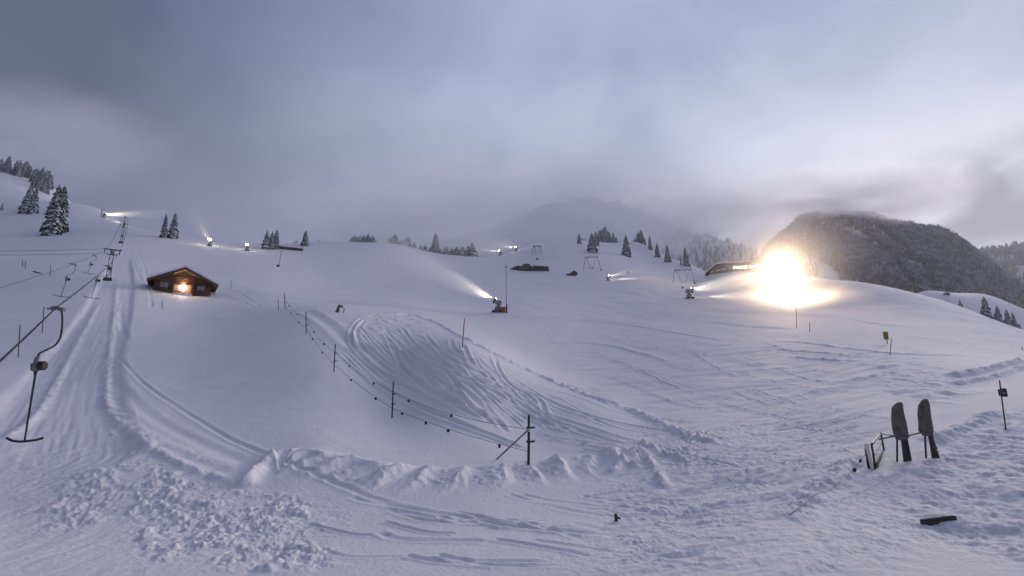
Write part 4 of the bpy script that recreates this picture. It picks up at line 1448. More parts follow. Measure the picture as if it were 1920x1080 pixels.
# half-buried barn with three dark roofs
b = hit(990, 508)
k = 1 / F * b.y
bn = thing('buried_barn', 'half-buried barn, only its three dark roofs above the snow', 'barn', b + Vector((0, 0, 1.6 * k)), facing(b))
MB().add([(-40 * k, 0, -2), (-18 * k, 0, -2), (-18 * k, 6, -2), (-40 * k, 6, -2), (-38 * k, 0.3, 1.2 * k), (-19 * k, 0.3, 7.5 * k), (-15 * k, 5, 10 * k), (-25 * k, 5, 9.5 * k)],
         [(0, 3, 2, 1), (0, 1, 5, 4), (1, 2, 6, 5), (2, 3, 7, 6), (3, 0, 4, 7), (4, 5, 6, 7)]).build('left_roof', 'grey_wood', bn)
MB().add([(-23 * k, -0.6, -2), (14 * k, -0.6, -2), (14 * k, 9, -2), (-23 * k, 9, -2), (-21 * k, -0.6, 1.0 * k), (12 * k, -0.6, 1.2 * k), (2 * k, 4, 12.5 * k), (-8 * k, 4, 12.5 * k), (-8 * k, 8, 12.5 * k), (2 * k, 8, 12.5 * k)],
         [(0, 3, 2, 1), (0, 1, 5, 4), (4, 5, 6, 7), (1, 2, 9, 6, 5), (3, 0, 4, 7, 8), (7, 6, 9, 8), (2, 3, 8, 9)]).build('main_roof', 'grey_wood', bn)
MB().prism([(10 * k, -2), (40 * k, -2), (37 * k, 1.8 * k), (40 * k, 5.2 * k), (10 * k, 7.0 * k)], 0.2, 6).build('right_roof', 'grey_wood', bn)
MB().box(37 * k, 40.5 * k, -0.2, 2, -1.5, 1.0 * k).build('wood_pile', 'grey_wood', bn)
MB().prism([(9 * k, 7.0 * k + 0.02), (41 * k, 5.2 * k + 0.02), (41 * k, 6.6 * k), (9 * k, 8.6 * k)], 0.1, 6.1).build('snow_cover', 'roof_snow', bn)
MB().add([(-8.5 * k, 3.9, 12.55 * k), (2.5 * k, 3.9, 12.55 * k), (2.5 * k, 8.1, 12.55 * k), (-8.5 * k, 8.1, 12.55 * k), (-8 * k, 4.1, 13.6 * k), (2 * k, 4.1, 13.6 * k), (2 * k, 8, 13.6 * k), (-8 * k, 8, 13.6 * k)],
         [(0, 3, 2, 1), (4, 5, 6, 7), (0, 1, 5, 4), (1, 2, 6, 5), (2, 3, 7, 6), (3, 0, 4, 7)]).build('snow_cover', 'roof_snow', bn)

bn.scale = (1, 1, 1.3)
# small hut right of it
b = hit(1074, 517)
k = 1 / F * b.y
ht = thing('small_hut', 'small grey wooden hut with a low side roof right of the barn', 'hut', b, facing(b))
gable(ht, -2 * k, 7 * k, 0, 4, -2, 6 * k, 9.5 * k, False, 'grey_wood', 'grey_wood', 0.5, 0.25)
MB().prism([(-12 * k, 3.6 * k), (-1.6 * k, 5.4 * k), (-1.6 * k, -2), (-9 * k, -2), (-9 * k, 2 * k)], 0.3, 3.6).build('side_room', 'grey_wood', ht)
MB().prism([(-12.4 * k, 3.65 * k), (-1.6 * k, 5.45 * k), (-1.6 * k, 6.4 * k), (-12.4 * k, 4.6 * k)], 0.0, 3.8).build('snow_cover', 'roof_snow', ht)
MB().box(1 * k, 4 * k, -0.06, -0.01, 0.3, 4 * k).build('door', 'dark_wood', ht)

# long shed on the left crest, buried to its eaves
b = hit(538, 468)
k = 1 / F * b.y
sh = thing('buried_shed', 'long low shed buried to the eaves beside the left spruce clump', 'shed', b, facing(b) - R(4))
MB().prism([(-29 * k, -2), (27 * k, -2), (27 * k, 4.6 * k), (-29 * k, 5.2 * k)], 0, 7).build('wall', 'grey_wood', sh)
MB().add([(-30 * k, -1, 5.25 * k), (29 * k, -1, 4.65 * k), (28 * k, 8, 5.2 * k), (-29 * k, 8, 6 * k), (-30 * k, -1, 6.6 * k), (29 * k, -1, 6.0 * k), (26 * k, 8, 7.2 * k), (-28 * k, 8, 7.6 * k)],
         [(0, 3, 2, 1), (4, 5, 6, 7), (0, 1, 5, 4), (1, 2, 6, 5), (2, 3, 7, 6), (3, 0, 4, 7)]).build('snow_cover', 'roof_snow', sh)
MB().box(27.1 * k, 31 * k, 1, 5, -1.5, 1.1 * k).build('annex', 'grey_wood', sh)

# tiny hut far right
b = hit(1775, 553, 180)
k = 1 / F * b.y
h2 = thing('far_hut', 'tiny dark hut on the far right snowy shoulder', 'hut', b, facing(b))
gable(h2, -4 * k, 4 * k, 0, 3, -1, 2.2 * k, 4 * k, False, 'grey_wood', 'grey_wood', 0.3, 0.25)

# ------------------------------------------------------------------ second lift: W-shaped towers
def frame_tower(px, ytop, ybase, wpx, label, pad=False, feet=True):
    b = hit(px, ybase)
    k = 1 / F * b.y
    h = Vector(at(px, ytop, b.y)).z - b.z
    o = thing('frame_tower', label, 'lift tower', b, facing(b), 'W-shaped lift towers on the middle slope')
    w = wpx * k / 2
    r = max(0.10, 0.5 * k)
    for sx in (-1, 1):
        for x0, x1, zz in ((w * 0.72, w * 1.05, -0.5), (w * 0.62, w * 0.12, 0.12 * h)):
            lg = MB().tube([(sx * x0, 0, h), (sx * x1, -0.6 if x1 > w else 0.6, zz)], r, 6).build('leg', 'steel', o)
            if feet:
                MB().lathe([(0, r * 2.2), (0.5, r * 2.2), (0.55, r)], (sx * x1, -0.6 if x1 > w else 0.6, zz - 0.1), (sx * x1, -0.6 if x1 > w else 0.6, zz + 1), 8).build('foot', 'dark_steel', lg)
    MB().box(-w * 0.78, w * 0.78, -0.12, 0.12, h - 0.15, h + 0.9 * k).build('crossbeam', 'steel', o)
    for x in (-0.75, -0.4, 0.2, 0.7):
        MB().box(x * w - 0.8 * k, x * w + 0.8 * k, -0.3, 0.3, h - 1.6 * k, h - 0.17).build('sheave', 'dark_steel', o)
    if pad:
        MB().tube([(w * 1.0, -0.6, 0.0), (w * 0.93, -0.5, 7 * k)], r * 2.4, 8).build('leg_pad', 'black_plastic', o)
    return o


frame_tower(1282, 506, 534, 40, 'nearest W-shaped lift tower, below the lodge, with a padded leg', True, False)
frame_tower(1110, 482, 506, 32, 'W-shaped lift tower right above the small hut')
frame_tower(1007, 461.5, 475, 19, 'faint farthest W-shaped lift tower on the middle crest', False, False)
b = hit(1716, 549)
k = 1 / F * b.y
ms = thing('mast', 'lone thin mast on the right crest before the forested mountain', 'mast', b, facing(b))
MB().tube([(0, 0, -0.5), (0, 0, 25 * k)], 0.14, 6).build('pole', 'dark_steel', ms)
MB().box(-1.2 * k, 1.2 * k, -0.1, 0.1, 22 * k, 23 * k).build('crossarm', 'dark_steel', ms)

# ------------------------------------------------------------------ small equipment on the slopes
b = hit(632, 585)
k = 1 / F * b.y
sg = thing('slope_marker', 'leaning padded board with a snow cap and side arm on the crest', 'marker', b, facing(b))
MB().add([(-5 * k, -0.25, -0.3), (3 * k, -0.25, -0.3), (3 * k, 0.25, -0.3), (-5 * k, 0.25, -0.3), (1 * k, -0.2, 13 * k), (5 * k, -0.2, 13 * k), (5 * k, 0.2, 13 * k), (1 * k, 0.2, 13 * k)],
         [(0, 3, 2, 1), (4, 5, 6, 7), (0, 1, 5, 4), (1, 2, 6, 5), (2, 3, 7, 6), (3, 0, 4, 7)]).build('board', 'tarp', sg)
MB().box(1 * k, 6 * k, -0.22, 0.22, 13.05 * k, 15 * k).build('snow_cap', 'roof_snow', sg)
MB().bar((4 * k, 0, 12 * k), (10 * k, 0, 9.5 * k), 0.18, 0.2).build('arm', 'dark_steel', sg)
MB().bar((12.5 * k, 0, 8 * k), (11 * k, 0, -0.3), 0.09).build('prop', 'dark_steel', sg)
MB().tube([(3 * k, 0, 14 * k), (3 * k, 0, 20 * k)], 0.03, 6).build('stake', 'white_plastic', sg)

b = hit(1664, 645)
k = 1 / F * b.y
ym = thing('padded_marker', 'brownish yellow padded marker box on a post on the right slope', 'marker', b, facing(b))
MB().tube([(0, 0.05, -0.4), (0, 0.05, 24 * k)], 0.045, 8).build('post', 'dark_steel', ym)
MB().box(-4.5 * k, 3 * k, -0.25, 0.02, 8.5 * k, 21 * k).build('pad', 'yellow_plastic', ym)
MB().box(-5.2 * k, 3.6 * k, -0.27, 0.04, 21.05 * k, 22 * k).build('cap', 'dark_steel', ym)

for px, py, lb in ((1007, 487, 'tiny dark bin on the slope above the barn'), (1171, 541, 'tiny dark stump below the nearest W-shaped tower'), (1177, 512, 'tiny grey box right above the small jet of the hut gun')):
    px2 = {1171: 1280}.get(px, px)
    b = hit(px2, py)
    k = 1 / F * b.y
    o = thing('slope_box', lb, 'box', b, facing(b))
    MB().box(-1.4 * k, 1.4 * k, -0.4, 0.4, -0.3, 3.4 * k).build('housing', 'dark_steel', o)
    MB().box(-1.6 * k, 1.6 * k, -0.45, 0.45, 3.42 * k, 4.0 * k).build('snow_cap', 'roof_snow', o)

# ------------------------------------------------------------------ covered ticket gate, lower right
gb = hit(1690, 866)
GD = gb.y
k = 1 / F * GD


def G(px, py, dY=0.0):
    """place in the gate's own frame"""
    return Vector(at(px, py, GD + dY)) - gb


def ground_rel(px, py):
    return hit(px, py) - gb


gt = thing('ticket_gate', 'two covered turnstile columns joined by a steel rail, lower right', 'gate', gb, 0)


def column(prof, legs_px, dY, flip):
    """prof: rows of (height pixel, left edge, right edge), top to bottom; a slab wrapped in a tarpaulin"""
    c = MB()
    M_ = 16
    rows_ = []
    for (y0, l0, r0_), (y1, l1, r1_) in zip(prof[:-1], prof[1:]):
        for t in (0, 0.34, 0.67):
            rows_.append((y0 + (y1 - y0) * t, l0 + (l1 - l0) * t, r0_ + (r1_ - r0_) * t))
    rows_.append(prof[-1])
    rows_ = rows_[::-1]
    rings = []
    for i, (yy, l_, r_) in enumerate(rows_):
        a0, a1 = G(l_, yy, dY), G(r_, yy, dY)
        m = (a0 + a1) / 2
        wd = (a1 - a0).length / 2
        dp = 0.13 * min(1.0, 0.35 + wd * 4)
        ring = []
        for a in range(M_):
            q = 2 * math.pi * a / M_
            cx, cy = math.cos(q), math.sin(q)
            ex_ = wd * np.sign(cx) * abs(cx) ** 0.35
            ey_ = dp * np.sign(cy) * abs(cy) ** 0.35
            fold = 0.010 * math.sin(i * 0.8 + cx * 3.0 + (3 if flip else 0)) + 0.006 * math.sin(cx * 8 + i * 0.5)
            ring.append((m.x + ex_ + 0.004 * math.sin(i * 0.9 + q * 2), m.y + ey_ + fold * (1 if cy < 0 else -1), m.z))
        rings.append(ring)
    n = len(rings) - 1
    top = Vector(rings[-1][0])
    bot = (G(prof[-2][1], prof[-2][0], dY) + G(prof[-2][2], prof[-2][0], dY)) / 2
    vs = [p for r_ in rings for p in r_]
    fs = []
    for i in range(n):
        for a in range(M_):
            fs.append((i * M_ + a, i * M_ + (a + 1) % M_, (i + 1) * M_ + (a + 1) % M_, (i + 1) * M_ + a))
    fs += [tuple(range(M_))[::-1], tuple(n * M_ + a for a in range(M_))]
    cv = c.add(vs, fs).build('tarp_cover', 'tarp', gt, True)
    MB().tube([bot + Vector((-0.24, -0.155, 0.05)), bot + Vector((0.24, -0.155, 0.06))], 0.008, 6).build('tie_cord', 'cable', cv)
    for (lx, ly, tx, ty, wpx) in legs_px:
        a_, b_ = G(tx, ty, dY), ground_rel(lx, ly)
        b_ = Vector((G(lx, ly, dY).x, a_.y, min(G(lx, ly, dY).z, float(ground(gb.x + G(lx, ly, dY).x, GD + dY)) - gb.z) - 0.05))
        MB().bar(a_, b_, wpx * k, wpx * k * 0.8).build('leg', 'dark_steel', gt)


column([(754, 1685.5, 1689), (758, 1680, 1690), (766, 1674.8, 1691), (785, 1674, 1694), (800, 1675.5, 1697.5), (815, 1678.5, 1701), (819, 1680, 1701), (825, 1684, 1696)],
       [(1698, 862, 1692, 815, 5.5), (1704, 848, 1697, 815, 4.5), (1680, 853, 1682, 815, 2.4)], 0, False)
column([(748, 1735, 1737.5), (752, 1729, 1738.5), (760, 1725, 1740), (780, 1724, 1742.5), (795, 1724.8, 1745), (808, 1725.5, 1747), (812, 1728, 1747), (817, 1733, 1745)],
       [(1751, 851, 1743, 805, 6.0), (1734, 846, 1734, 808, 2.4)], 0.25, True)
MB().tube([G(1698, 818, 0.05), G(1728, 811, 0.2)], 0.032, 8).build('rail', 'steel', gt)
MB().tube([G(1648, 824, 0.0), G(1680, 817, 0)], 0.032, 8).tube([G(1651, 813, 0.0), G(1662, 815, 0), G(1678, 817, 0)], 0.022, 8).build('rail', 'steel', gt)
bp = thing('hinge_post', 'short dark post with a latch right of the covered columns', 'post', hit(1761, 858), 0)
r0 = bp.location
MB().tube([Vector((0, 0, -0.3)), Vector((-8 * k, 0, 37 * k))], 2.4 * k, 8).build('shaft', 'dark_steel', bp)
MB().box(-8.5 * k, -2.5 * k, -0.1, 0.05, 10 * k, 12.5 * k).box(-7.5 * k, -4 * k, -0.1, 0.05, 15 * k, 20 * k).build('latch', 'steel', bp)

# bent-tube barrier left of the gate
b = hit(1641, 880)
br = thing('tube_barrier', 'bent steel tube barrier at the left end of the ticket gate', 'barrier', b, 0)
D0 = b.y


def B(px, py, dY=0.0):
    return Vector(at(px, py, D0 + dY)) - b


far_foot = hit(1658, 844)
dyf = far_foot.y - D0
pts = spline([tuple(B(1641, 880) + Vector((0, 0, -0.2))), tuple(B(1637, 850)), tuple(B(1634.5, 836)), tuple(B(1637, 830)), tuple(B(1650, 815, dyf * 0.9)), tuple(B(1652, 815, dyf)), tuple(B(1658, 844, dyf) + Vector((0, 0, -0.2)))], 60)
MB().tube([tuple(p) for p in pts], 0.036, 8).build('bent_tube', 'dark_steel', br, True)
MB().tube([B(1640, 852), B(1654, 829, dyf)], 0.02, 6).build('rail', 'steel', br)
MB().bar(B(1643, 873), B(1657, 849, dyf), 0.05, 0.16).build('kick_board', 'grey_wood', br)
MB().box(-0.06, 0.06, -0.03, 0.03, 0, 0.9, Matrix.Translation(B(1635, 880)) @ Matrix.Rotation(R(-6), 4, 'Y')).build('panel', 'white_plastic', br)
pole(1630, 841, 878, 'short thick black post at the left end of the barrier', None, None, 0.055, (), 'end_post', lean=1624)
bpole = hit(1630, 878)
rp = [Vector(at(1625, 850, bpole.y)), Vector(at(1614, 861, bpole.y - 0.3)), Vector(at(1603, 877, bpole.y - 0.7))]
last = hit(1480, 968)
chain = rp + [Vector((*rp[2].lerp(last, t).xy, 0)) for t in np.linspace(0.12, 1, 10)]
chain = [p if i < 3 else Vector((p.x, p.y, float(ground(p.x, p.y)) + 0.03)) for i, p in enumerate(chain)]
cb = thing('barrier_cord', 'thin dark cord trailing from the barrier down across the snow', 'cord', chain[0], 0)
MB().tube([p - chain[0] for p in chain], 0.008, 6).build('cord', 'cable', cb, True)
for i, s in ((1, 0.05), (2, 0.065)):
    p = chain[i] - chain[0]
    MB().lathe([(0, s * 0.4), (s * 0.5, s), (s * 2, s * 0.8), (s * 2.6, s * 0.3)], p, p + Vector((-0.4, 0, -1)), 10).build('weight', 'black_plastic', cb)

# sign on a slim pole, right edge
b = hit(1885, 806)
k = 1 / F * b.y
sp = thing('slope_sign', 'dark pole with two small sign plates at the right edge', 'sign', b, 0)
top = Vector(at(1874, 713, b.y)) - b
MB().tube([(0.0, 0, -0.4), tuple(top)], 0.026, 8).build('pole', 'dark_steel', sp, True)
m = top * 0.76
MB().box(-9 * k, -1.2 * k, -0.05, -0.03, -7 * k, 5 * k, Matrix.Translation(m) @ Matrix.Rotation(R(14), 4, 'Z')).build('sign_plate', 'dark_steel', sp)
MB().box(-0.5 * k, 8 * k, -0.06, -0.04, -8.5 * k, 6.5 * k, Matrix.Translation(m) @ Matrix.Rotation(R(-12), 4, 'Z')).build('sign_plate', 'grey_wood', sp)
MB().bar(m + Vector((0.5 * k, -0.065, -2 * k)), m + Vector((9 * k, -0.07, -2 * k)), 0.03).build('bracket', 'white_plastic', sp)

# things whose tops just show at the lower edge
b = hit(1762, 978)
k = 1 / F * b.y
bx = thing('equipment_board', 'dark tilted board top at the lower right edge of the picture', 'board', b, R(-8))
MB().prism([(-30 * k, -0.4), (26 * k, -0.4), (26 * k, 10 * k), (22 * k, 10.5 * k), (-22 * k, 3.5 * k), (-30 * k, 2 * k)], -0.03, 0.03).build('panel', 'grey_wood', bx)
MB().box(-24 * k, 24 * k, 0.031, 0.09, -0.3, 1.5 * k).build('batten', 'grey_wood', bx)
b = hit(1157, 977)
k = 1 / F * b.y
st = thing('snow_stake', 'short dark stake tip at the bottom of the picture, centre right', 'stake', b, 0)
MB().tube([(0, 0, -0.3), (-2 * k, 0, 12 * k)], [5 * k, 2.5 * k], 6).build('shaft', 'dark_steel', st)
MB().bar((-1 * k, 0, 7 * k), (6 * k, 0, 4 * k), 3 * k).build('hook', 'dark_steel', st)

# ------------------------------------------------------------------ spruces
def spruce_mesh(seed, h=1.0, slim=1.0, whorls=22, per=11, droop=0.55, taper=0.85):
    """unit-height snowy spruce: whorls of drooping branch sprays"""
    rd = random.Random(seed)
    v, f = [], []
    for i in range(whorls):
        t = i / (whorls - 1)
        z = 0.05 + 0.93 * t ** 0.92
        rad = (0.205 * (1 - t) ** taper + 0.012) * slim * rd.uniform(0.82, 1.12)
        n = max(4, int(per * (1 - 0.55 * t)))
        off = rd.uniform(0, 6.28)
        for a in range(n):
            if rd.random() < 0.07:
                continue
            q = off + 6.2832 * a / n + rd.uniform(-0.25, 0.25)
            ln_ = rad * rd.uniform(0.70, 1.22)
            cx, sx = math.cos(q), math.sin(q)
            wd = ln_ * rd.uniform(0.26, 0.40) + 0.004
            zz = z + rd.uniform(-0.012, 0.012)
            dz = -ln_ * droop * rd.uniform(0.6, 1.3)
            th = 0.012
            k0 = len(v)
            # a spray: root, two shoulders, tip, and an under-keel for depth
            for (d, s, up) in ((0.05, 0, 0.004), (0.60, 1, 0.30), (0.60, -1, 0.30), (1.0, 0.15, 1.0), (0.62, 0, 0.15)):
                x = cx * ln_ * d - sx * wd * s
                y = sx * ln_ * d + cx * wd * s
                zc = zz + dz * (d ** 1.6) + (0.35 * ln_ * 0.25 if (s == 0 and d == 0.62) else 0) - (0.03 * ln_ if s else 0)
                v.append((x, y, zc))
            v.append((cx * ln_ * 0.55, sx * ln_ * 0.55, zz + dz * 0.6 - th - ln_ * 0.25))
            f += [(k0, k0 + 1, k0 + 4), (k0, k0 + 4, k0 + 2), (k0 + 1, k0 + 3, k0 + 4), (k0 + 4, k0 + 3, k0 + 2),
                  (k0, k0 + 5, k0 + 1), (k0, k0 + 2, k0 + 5), (k0 + 5, k0 + 3, k0 + 1), (k0 + 5, k0 + 2, k0 + 3)]
    k0 = len(v)
    for a in range(4):
        v.append((0.006 * math.cos(a * 1.57), 0.006 * math.sin(a * 1.57), 0.94))
    v.append((0, 0, 1.03))
    f += [(k0 + a, k0 + (a + 1) % 4, k0 + 4) for a in range(4)]
    me = bpy.data.meshes.new('crown')
    me.from_pydata(v, [], f)
    me.update()
    return me


CROWNS = {}
for i, (slim, wh, per, dr) in enumerate([(0.78, 40, 15, 0.9), (0.95, 32, 14, 0.7), (0.62, 34, 13, 1.0), (1.2, 30, 16, 0.6)]):
    me = spruce_mesh(31 + i, 1, slim, wh, per, dr, (0.55, 0.75, 0.6, 0.7)[i])
    me.materials.append(MATS['spruce_snowy'])
    CROWNS[i] = me
TRUNK = MB().tube([(0, 0, -0.08), (0, 0, 0.5), (0, 0, 0.96)], [0.018, 0.012, 0.003], 7).mesh('trunk', 'bark', True)


def spruce(p, h, kind, label, group, wide=1.0):
    o = thing('spruce_tree', label, 'tree', p, random.uniform(0, 6.28), group)
    wv = wide * random.uniform(0.88, 1.12)
    o.scale = (h * wv, h * wv * random.uniform(0.9, 1.1), h)
    o.rotation_euler = (random.uniform(-0.025, 0.025), random.uniform(-0.025, 0.025), random.uniform(0, 6.28))
    for nm, me in (('trunk', TRUNK), ('crown', CROWNS[kind])):
        c = bpy.data.objects.new(nm, me)
        COL.objects.link(c)
        c.parent = o
    return o


def tree_px(px, ytop, ybase, kind, label, group=None, wide=1.0, dmin=6.0, dist=None):
    b = hit(px, ybase, dmin) if dist is None else Vector(at(px, ybase, dist))
    if dist is not None:
        b.z = min(b.z, float(ground(b.x, b.y)))
    h = (Vector(at(px, ytop, b.y)).z - b.z)
    b.z -= 0.02 * h
    return spruce(b, h * 1.02, kind, label, group, wide)


tree_px(96, 345, 441, 0, 'largest tall snow-laden spruce on the left slope', None, 1.12)
tree_px(108, 347, 436, 0, 'spruce grown into the right side of the largest left spruce', None, 0.95)
tree_px(48, 346, 399, 0, 'left spruce of the pair left of the largest spruce', None, 1.15)
tree_px(61, 350, 401, 2, 'right spruce of the pair left of the largest spruce', None, 1.35)
tree_px(3, 380, 394, 1, 'tiny spruce at the left picture edge', None)
tree_px(307, 401, 446, 2, 'thinner left spruce of the lone pair above the chalet', None, 1.25)
tree_px(324, 398, 447, 2, 'right spruce of the lone pair above the chalet', None, 1.45)
tree_px(498, 431, 467, 1, 'left spruce of the clump beside the buried shed', None, 1.1)
tree_px(508, 433, 467, 0, 'middle spruce of the clump beside the buried shed', None, 1.3)
tree_px(516, 430, 466, 0, 'right spruce of the clump beside the buried shed', None, 1.1)
# row of forest on the upper left ridge
for i in range(70):
    x = -34 + 128 * (i + random.uniform(-0.4, 0.4)) / 70
    yb = 318 + max(0, x) * 0.50 + random.uniform(-8, 6)
    hp = random.uniform(26, 38) * (1 - 0.15 * max(x, 0) / 95)
    Y = random.uniform(318, 372) if x < 60 else random.uniform(300, 350)
    b = Vector(at(x, yb, Y))
    b.z = float(ground(b.x, b.y)) - 0.5
    spruce(b, hp / F * Y, random.choice((0, 2, 0)), 'tall dark spruce in the dense forest row on the upper left ridge', 'forest row on the upper left ridge', 1.3)
# fogged spruces behind the middle crest
tree_px(571, 432, 461, 0, 'lone rounded spruce right of the buried shed', None, 1.5)
for x, yt, yb, kd, w_ in ([(660 + i * 4.6 + random.uniform(-2, 2), 436 + random.uniform(-4, 8), 466 + i * 0.4, random.choice((0, 1, 2)), 1.9) for i in range(9)]
                          + [(730 + i * 4.3 + random.uniform(-1.5, 1.5), 438 + random.uniform(-3, 10) + i * 0.8, 474 + i * 0.4, random.choice((0, 1)), 1.8) for i in range(9)]):
    tree_px(x, yt, yb, kd, 'faint fogged spruce in the two groves behind the middle crest', 'fogged groves behind the middle crest', w_, dist=random.uniform(285, 320))
for x, yt in ((769, 455), (775, 453), (779, 457)):
    tree_px(x, yt, 478, 0, 'small fogged spruce in the trio right of the groves', 'fogged trio behind the middle crest', 1.2, dist=290)
tree_px(816, 435, 470, 0, 'taller pointed spruce standing above the fogged thicket', None, 1.1, dist=300)
for i in range(22):
    x = 786 + i * 4.9 + random.uniform(-2, 2)
    yb = 480 + 8 * math.sin((x - 786) / 50) - max(0, x - 850) * 0.25
    tree_px(x, yb - random.uniform(14, 27), yb + 2, random.choice((1, 3, 0)), 'fogged spruce in the low thicket by the dip of the crest', 'fogged thicket in the dip of the crest', 1.6, dist=random.uniform(292, 318))
for x, yt, yb in ((548, 452, 462), (556, 450, 462), (598, 449, 461), (606, 451, 461), (640, 455, 463)):
    tree_px(x, yt, yb, 1, 'very faint little spruce on the crest right of the shed', 'faint little spruces on the crest', 1.2, dist=270)
# spruces on the right-hand middle slope
for x, yt, yb, kd, w_, lb in [(1086, 437, 457, 2, 1.5, 'small dark spruce, leftmost of the clump on the middle right crest'),
                              (1110, 436, 473, 3, 1.05, 'broad snowy spruce lower left in the crest clump'),
                              (1175, 439, 480, 3, 0.85, 'large broad snowy spruce alone below the crest clump'),
                              (1118, 433, 460, 0, 1.2, 'spruce just behind the broad snowy one of the crest clump'),
                              (1219, 441, 468, 2, 1.3, 'slender spruce right of the crest clump'),
                              (1252, 458, 491, 1, 1.0, 'pale snowy spruce low on the right of the crest clump'),
                              (1287, 462, 499, 2, 1.35, 'dark pointed spruce above the nearest W-shaped tower'),
                              (1277, 488, 497, 1, 1.1, 'tiny spruce at the foot of the dark pointed one'),
                              (1233, 455, 482, 1, 1.0, 'pale spruce between the slender and the low right one')]:
    tree_px(x, yt, yb, kd, lb, None, w_)
for x, yt, yb in ((1124, 431, 454), (1130, 427, 453), (1136, 423, 453), (1142, 432, 454), (1150, 435, 455), (1156, 444, 455), (1092, 446, 456), (1098, 447, 456)):
    tree_px(x, yt, yb, 0, 'fogged spruce in the back of the crest clump', 'back of the crest clump', 1.3, dist=random.uniform(392, 420))
for x, yt, yb in ((1190, 446, 462), (1197, 435, 462), (1203, 430, 463), (1209, 445, 463)):
    tree_px(x, yt, yb, 0, 'fogged spruce in the small group behind the lone broad one', 'small group behind the lone broad spruce', 1.35, dist=random.uniform(385, 405))
# right edge, on the second shoulder
for i, (x, yt, yb, lb) in enumerate([(1800, 561, 574, 'small spruce on the far right crest, leftmost there'), (1850, 555, 586, 'tall thin spruce on the far right shoulder'),
                        (1841, 580, 590, 'low spruce left under the tall thin one'), (1850, 586, 594, 'low spruce below the tall thin one'),
                        (1867, 586, 600, 'small spruce left of the right-edge trio'), (1873, 573, 602, 'first spruce of the right-edge trio'),
                        (1891, 579, 610, 'second spruce of the right-edge trio'), (1904, 585, 616, 'third spruce of the right-edge trio'), (1914, 606, 622, 'small spruce at the very right edge')]):
    tree_px(x, yt, yb, 2, lb, None, 1.4, dist=205 if x > 1810 else 190)

# ------------------------------------------------------------------ forests on the mountains: one mass each
def forest(name, hillside, count, th_rng, dens, hrange, mat, label, seed):
    o_h, X, Y, Z = hillside
    rg = np.random.default_rng(seed)
    nr, nc = X.shape
    # low spruce: two stacked ragged cones
    ring = 6
    pv, pf = [], []
    for (z0, z1, r0) in ((0.02, 0.62, 0.17), (0.34, 1.0, 0.12)):
        k0 = len(pv)
        for a in range(ring):
            rr = r0 * (1.25 if a % 2 else 0.75)
            pv.append((rr * math.cos(a * 6.2832 / ring), rr * math.sin(a * 6.2832 / ring), z0 + (0.0 if a % 2 else 0.06)))
        pv.append((0, 0, z1))
        pf += [(k0 + a, k0 + (a + 1) % ring, k0 + ring) for a in range(ring)]
    pv = np.array(pv)
    pf = np.array(pf)
    fi = rg.uniform(1, nr - 2, count * 5)
    fj = rg.uniform(1, nc - 2, count * 5)
    i, j = fi.astype(int), fj.astype(int)
    a, b = (fi - i), (fj - j)

    def bil(A):
        return (A[i, j] * (1 - b) + A[i, j + 1] * b) * (1 - a) + (A[i + 1, j] * (1 - b) + A[i + 1, j + 1] * b) * a
    x, y, z = bil(X), bil(Y), bil(Z)
    keep = (z > 0) & (rg.uniform(0, 1, len(x)) < dens(x, y, z))
    x, y, z = x[keep][:count], y[keep][:count], z[keep][:count]
    h = rg.uniform(*hrange, len(x))
    rot = rg.uniform(0, 6.28, len(x))
    wd = h * rg.uniform(0.85, 1.2, len(x))
    c, s = np.cos(rot), np.sin(rot)
    vx = (pv[None, :, 0] * c[:, None] - pv[None, :, 1] * s[:, None]) * wd[:, None] + x[:, None]
    vy = (pv[None, :, 0] * s[:, None] + pv[None, :, 1] * c[:, None]) * wd[:, None] + y[:, None]
    vz = pv[None, :, 2] * h[:, None] + z[:, None] - 0.6
    co = np.stack([vx, vy, vz], -1).reshape(-1, 3)
    fc = (pf[None] + (np.arange(len(x)) * len(pv))[:, None, None]).reshape(-1, 3)
    me = bpy.data.meshes.new(name)
    me.vertices.add(len(co))
    me.vertices.foreach_set('co', co.astype(np.float32).ravel())
    me.loops.add(fc.size)
    me.loops.foreach_set('vertex_index', fc.ravel().astype(np.int32))
    me.polygons.add(len(fc))
    me.polygons.foreach_set('loop_start', np.arange(0, fc.size, 3, dtype=np.int32))
    me.polygons.foreach_set('loop_total', np.full(len(fc), 3, dtype=np.int32))
    me.update()
    me.materials.append(MATS[mat])
    o = bpy.data.objects.new(name, me)
    COL.objects.link(o)
    o['kind'] = 'stuff'
    o['label'] = label
    return o


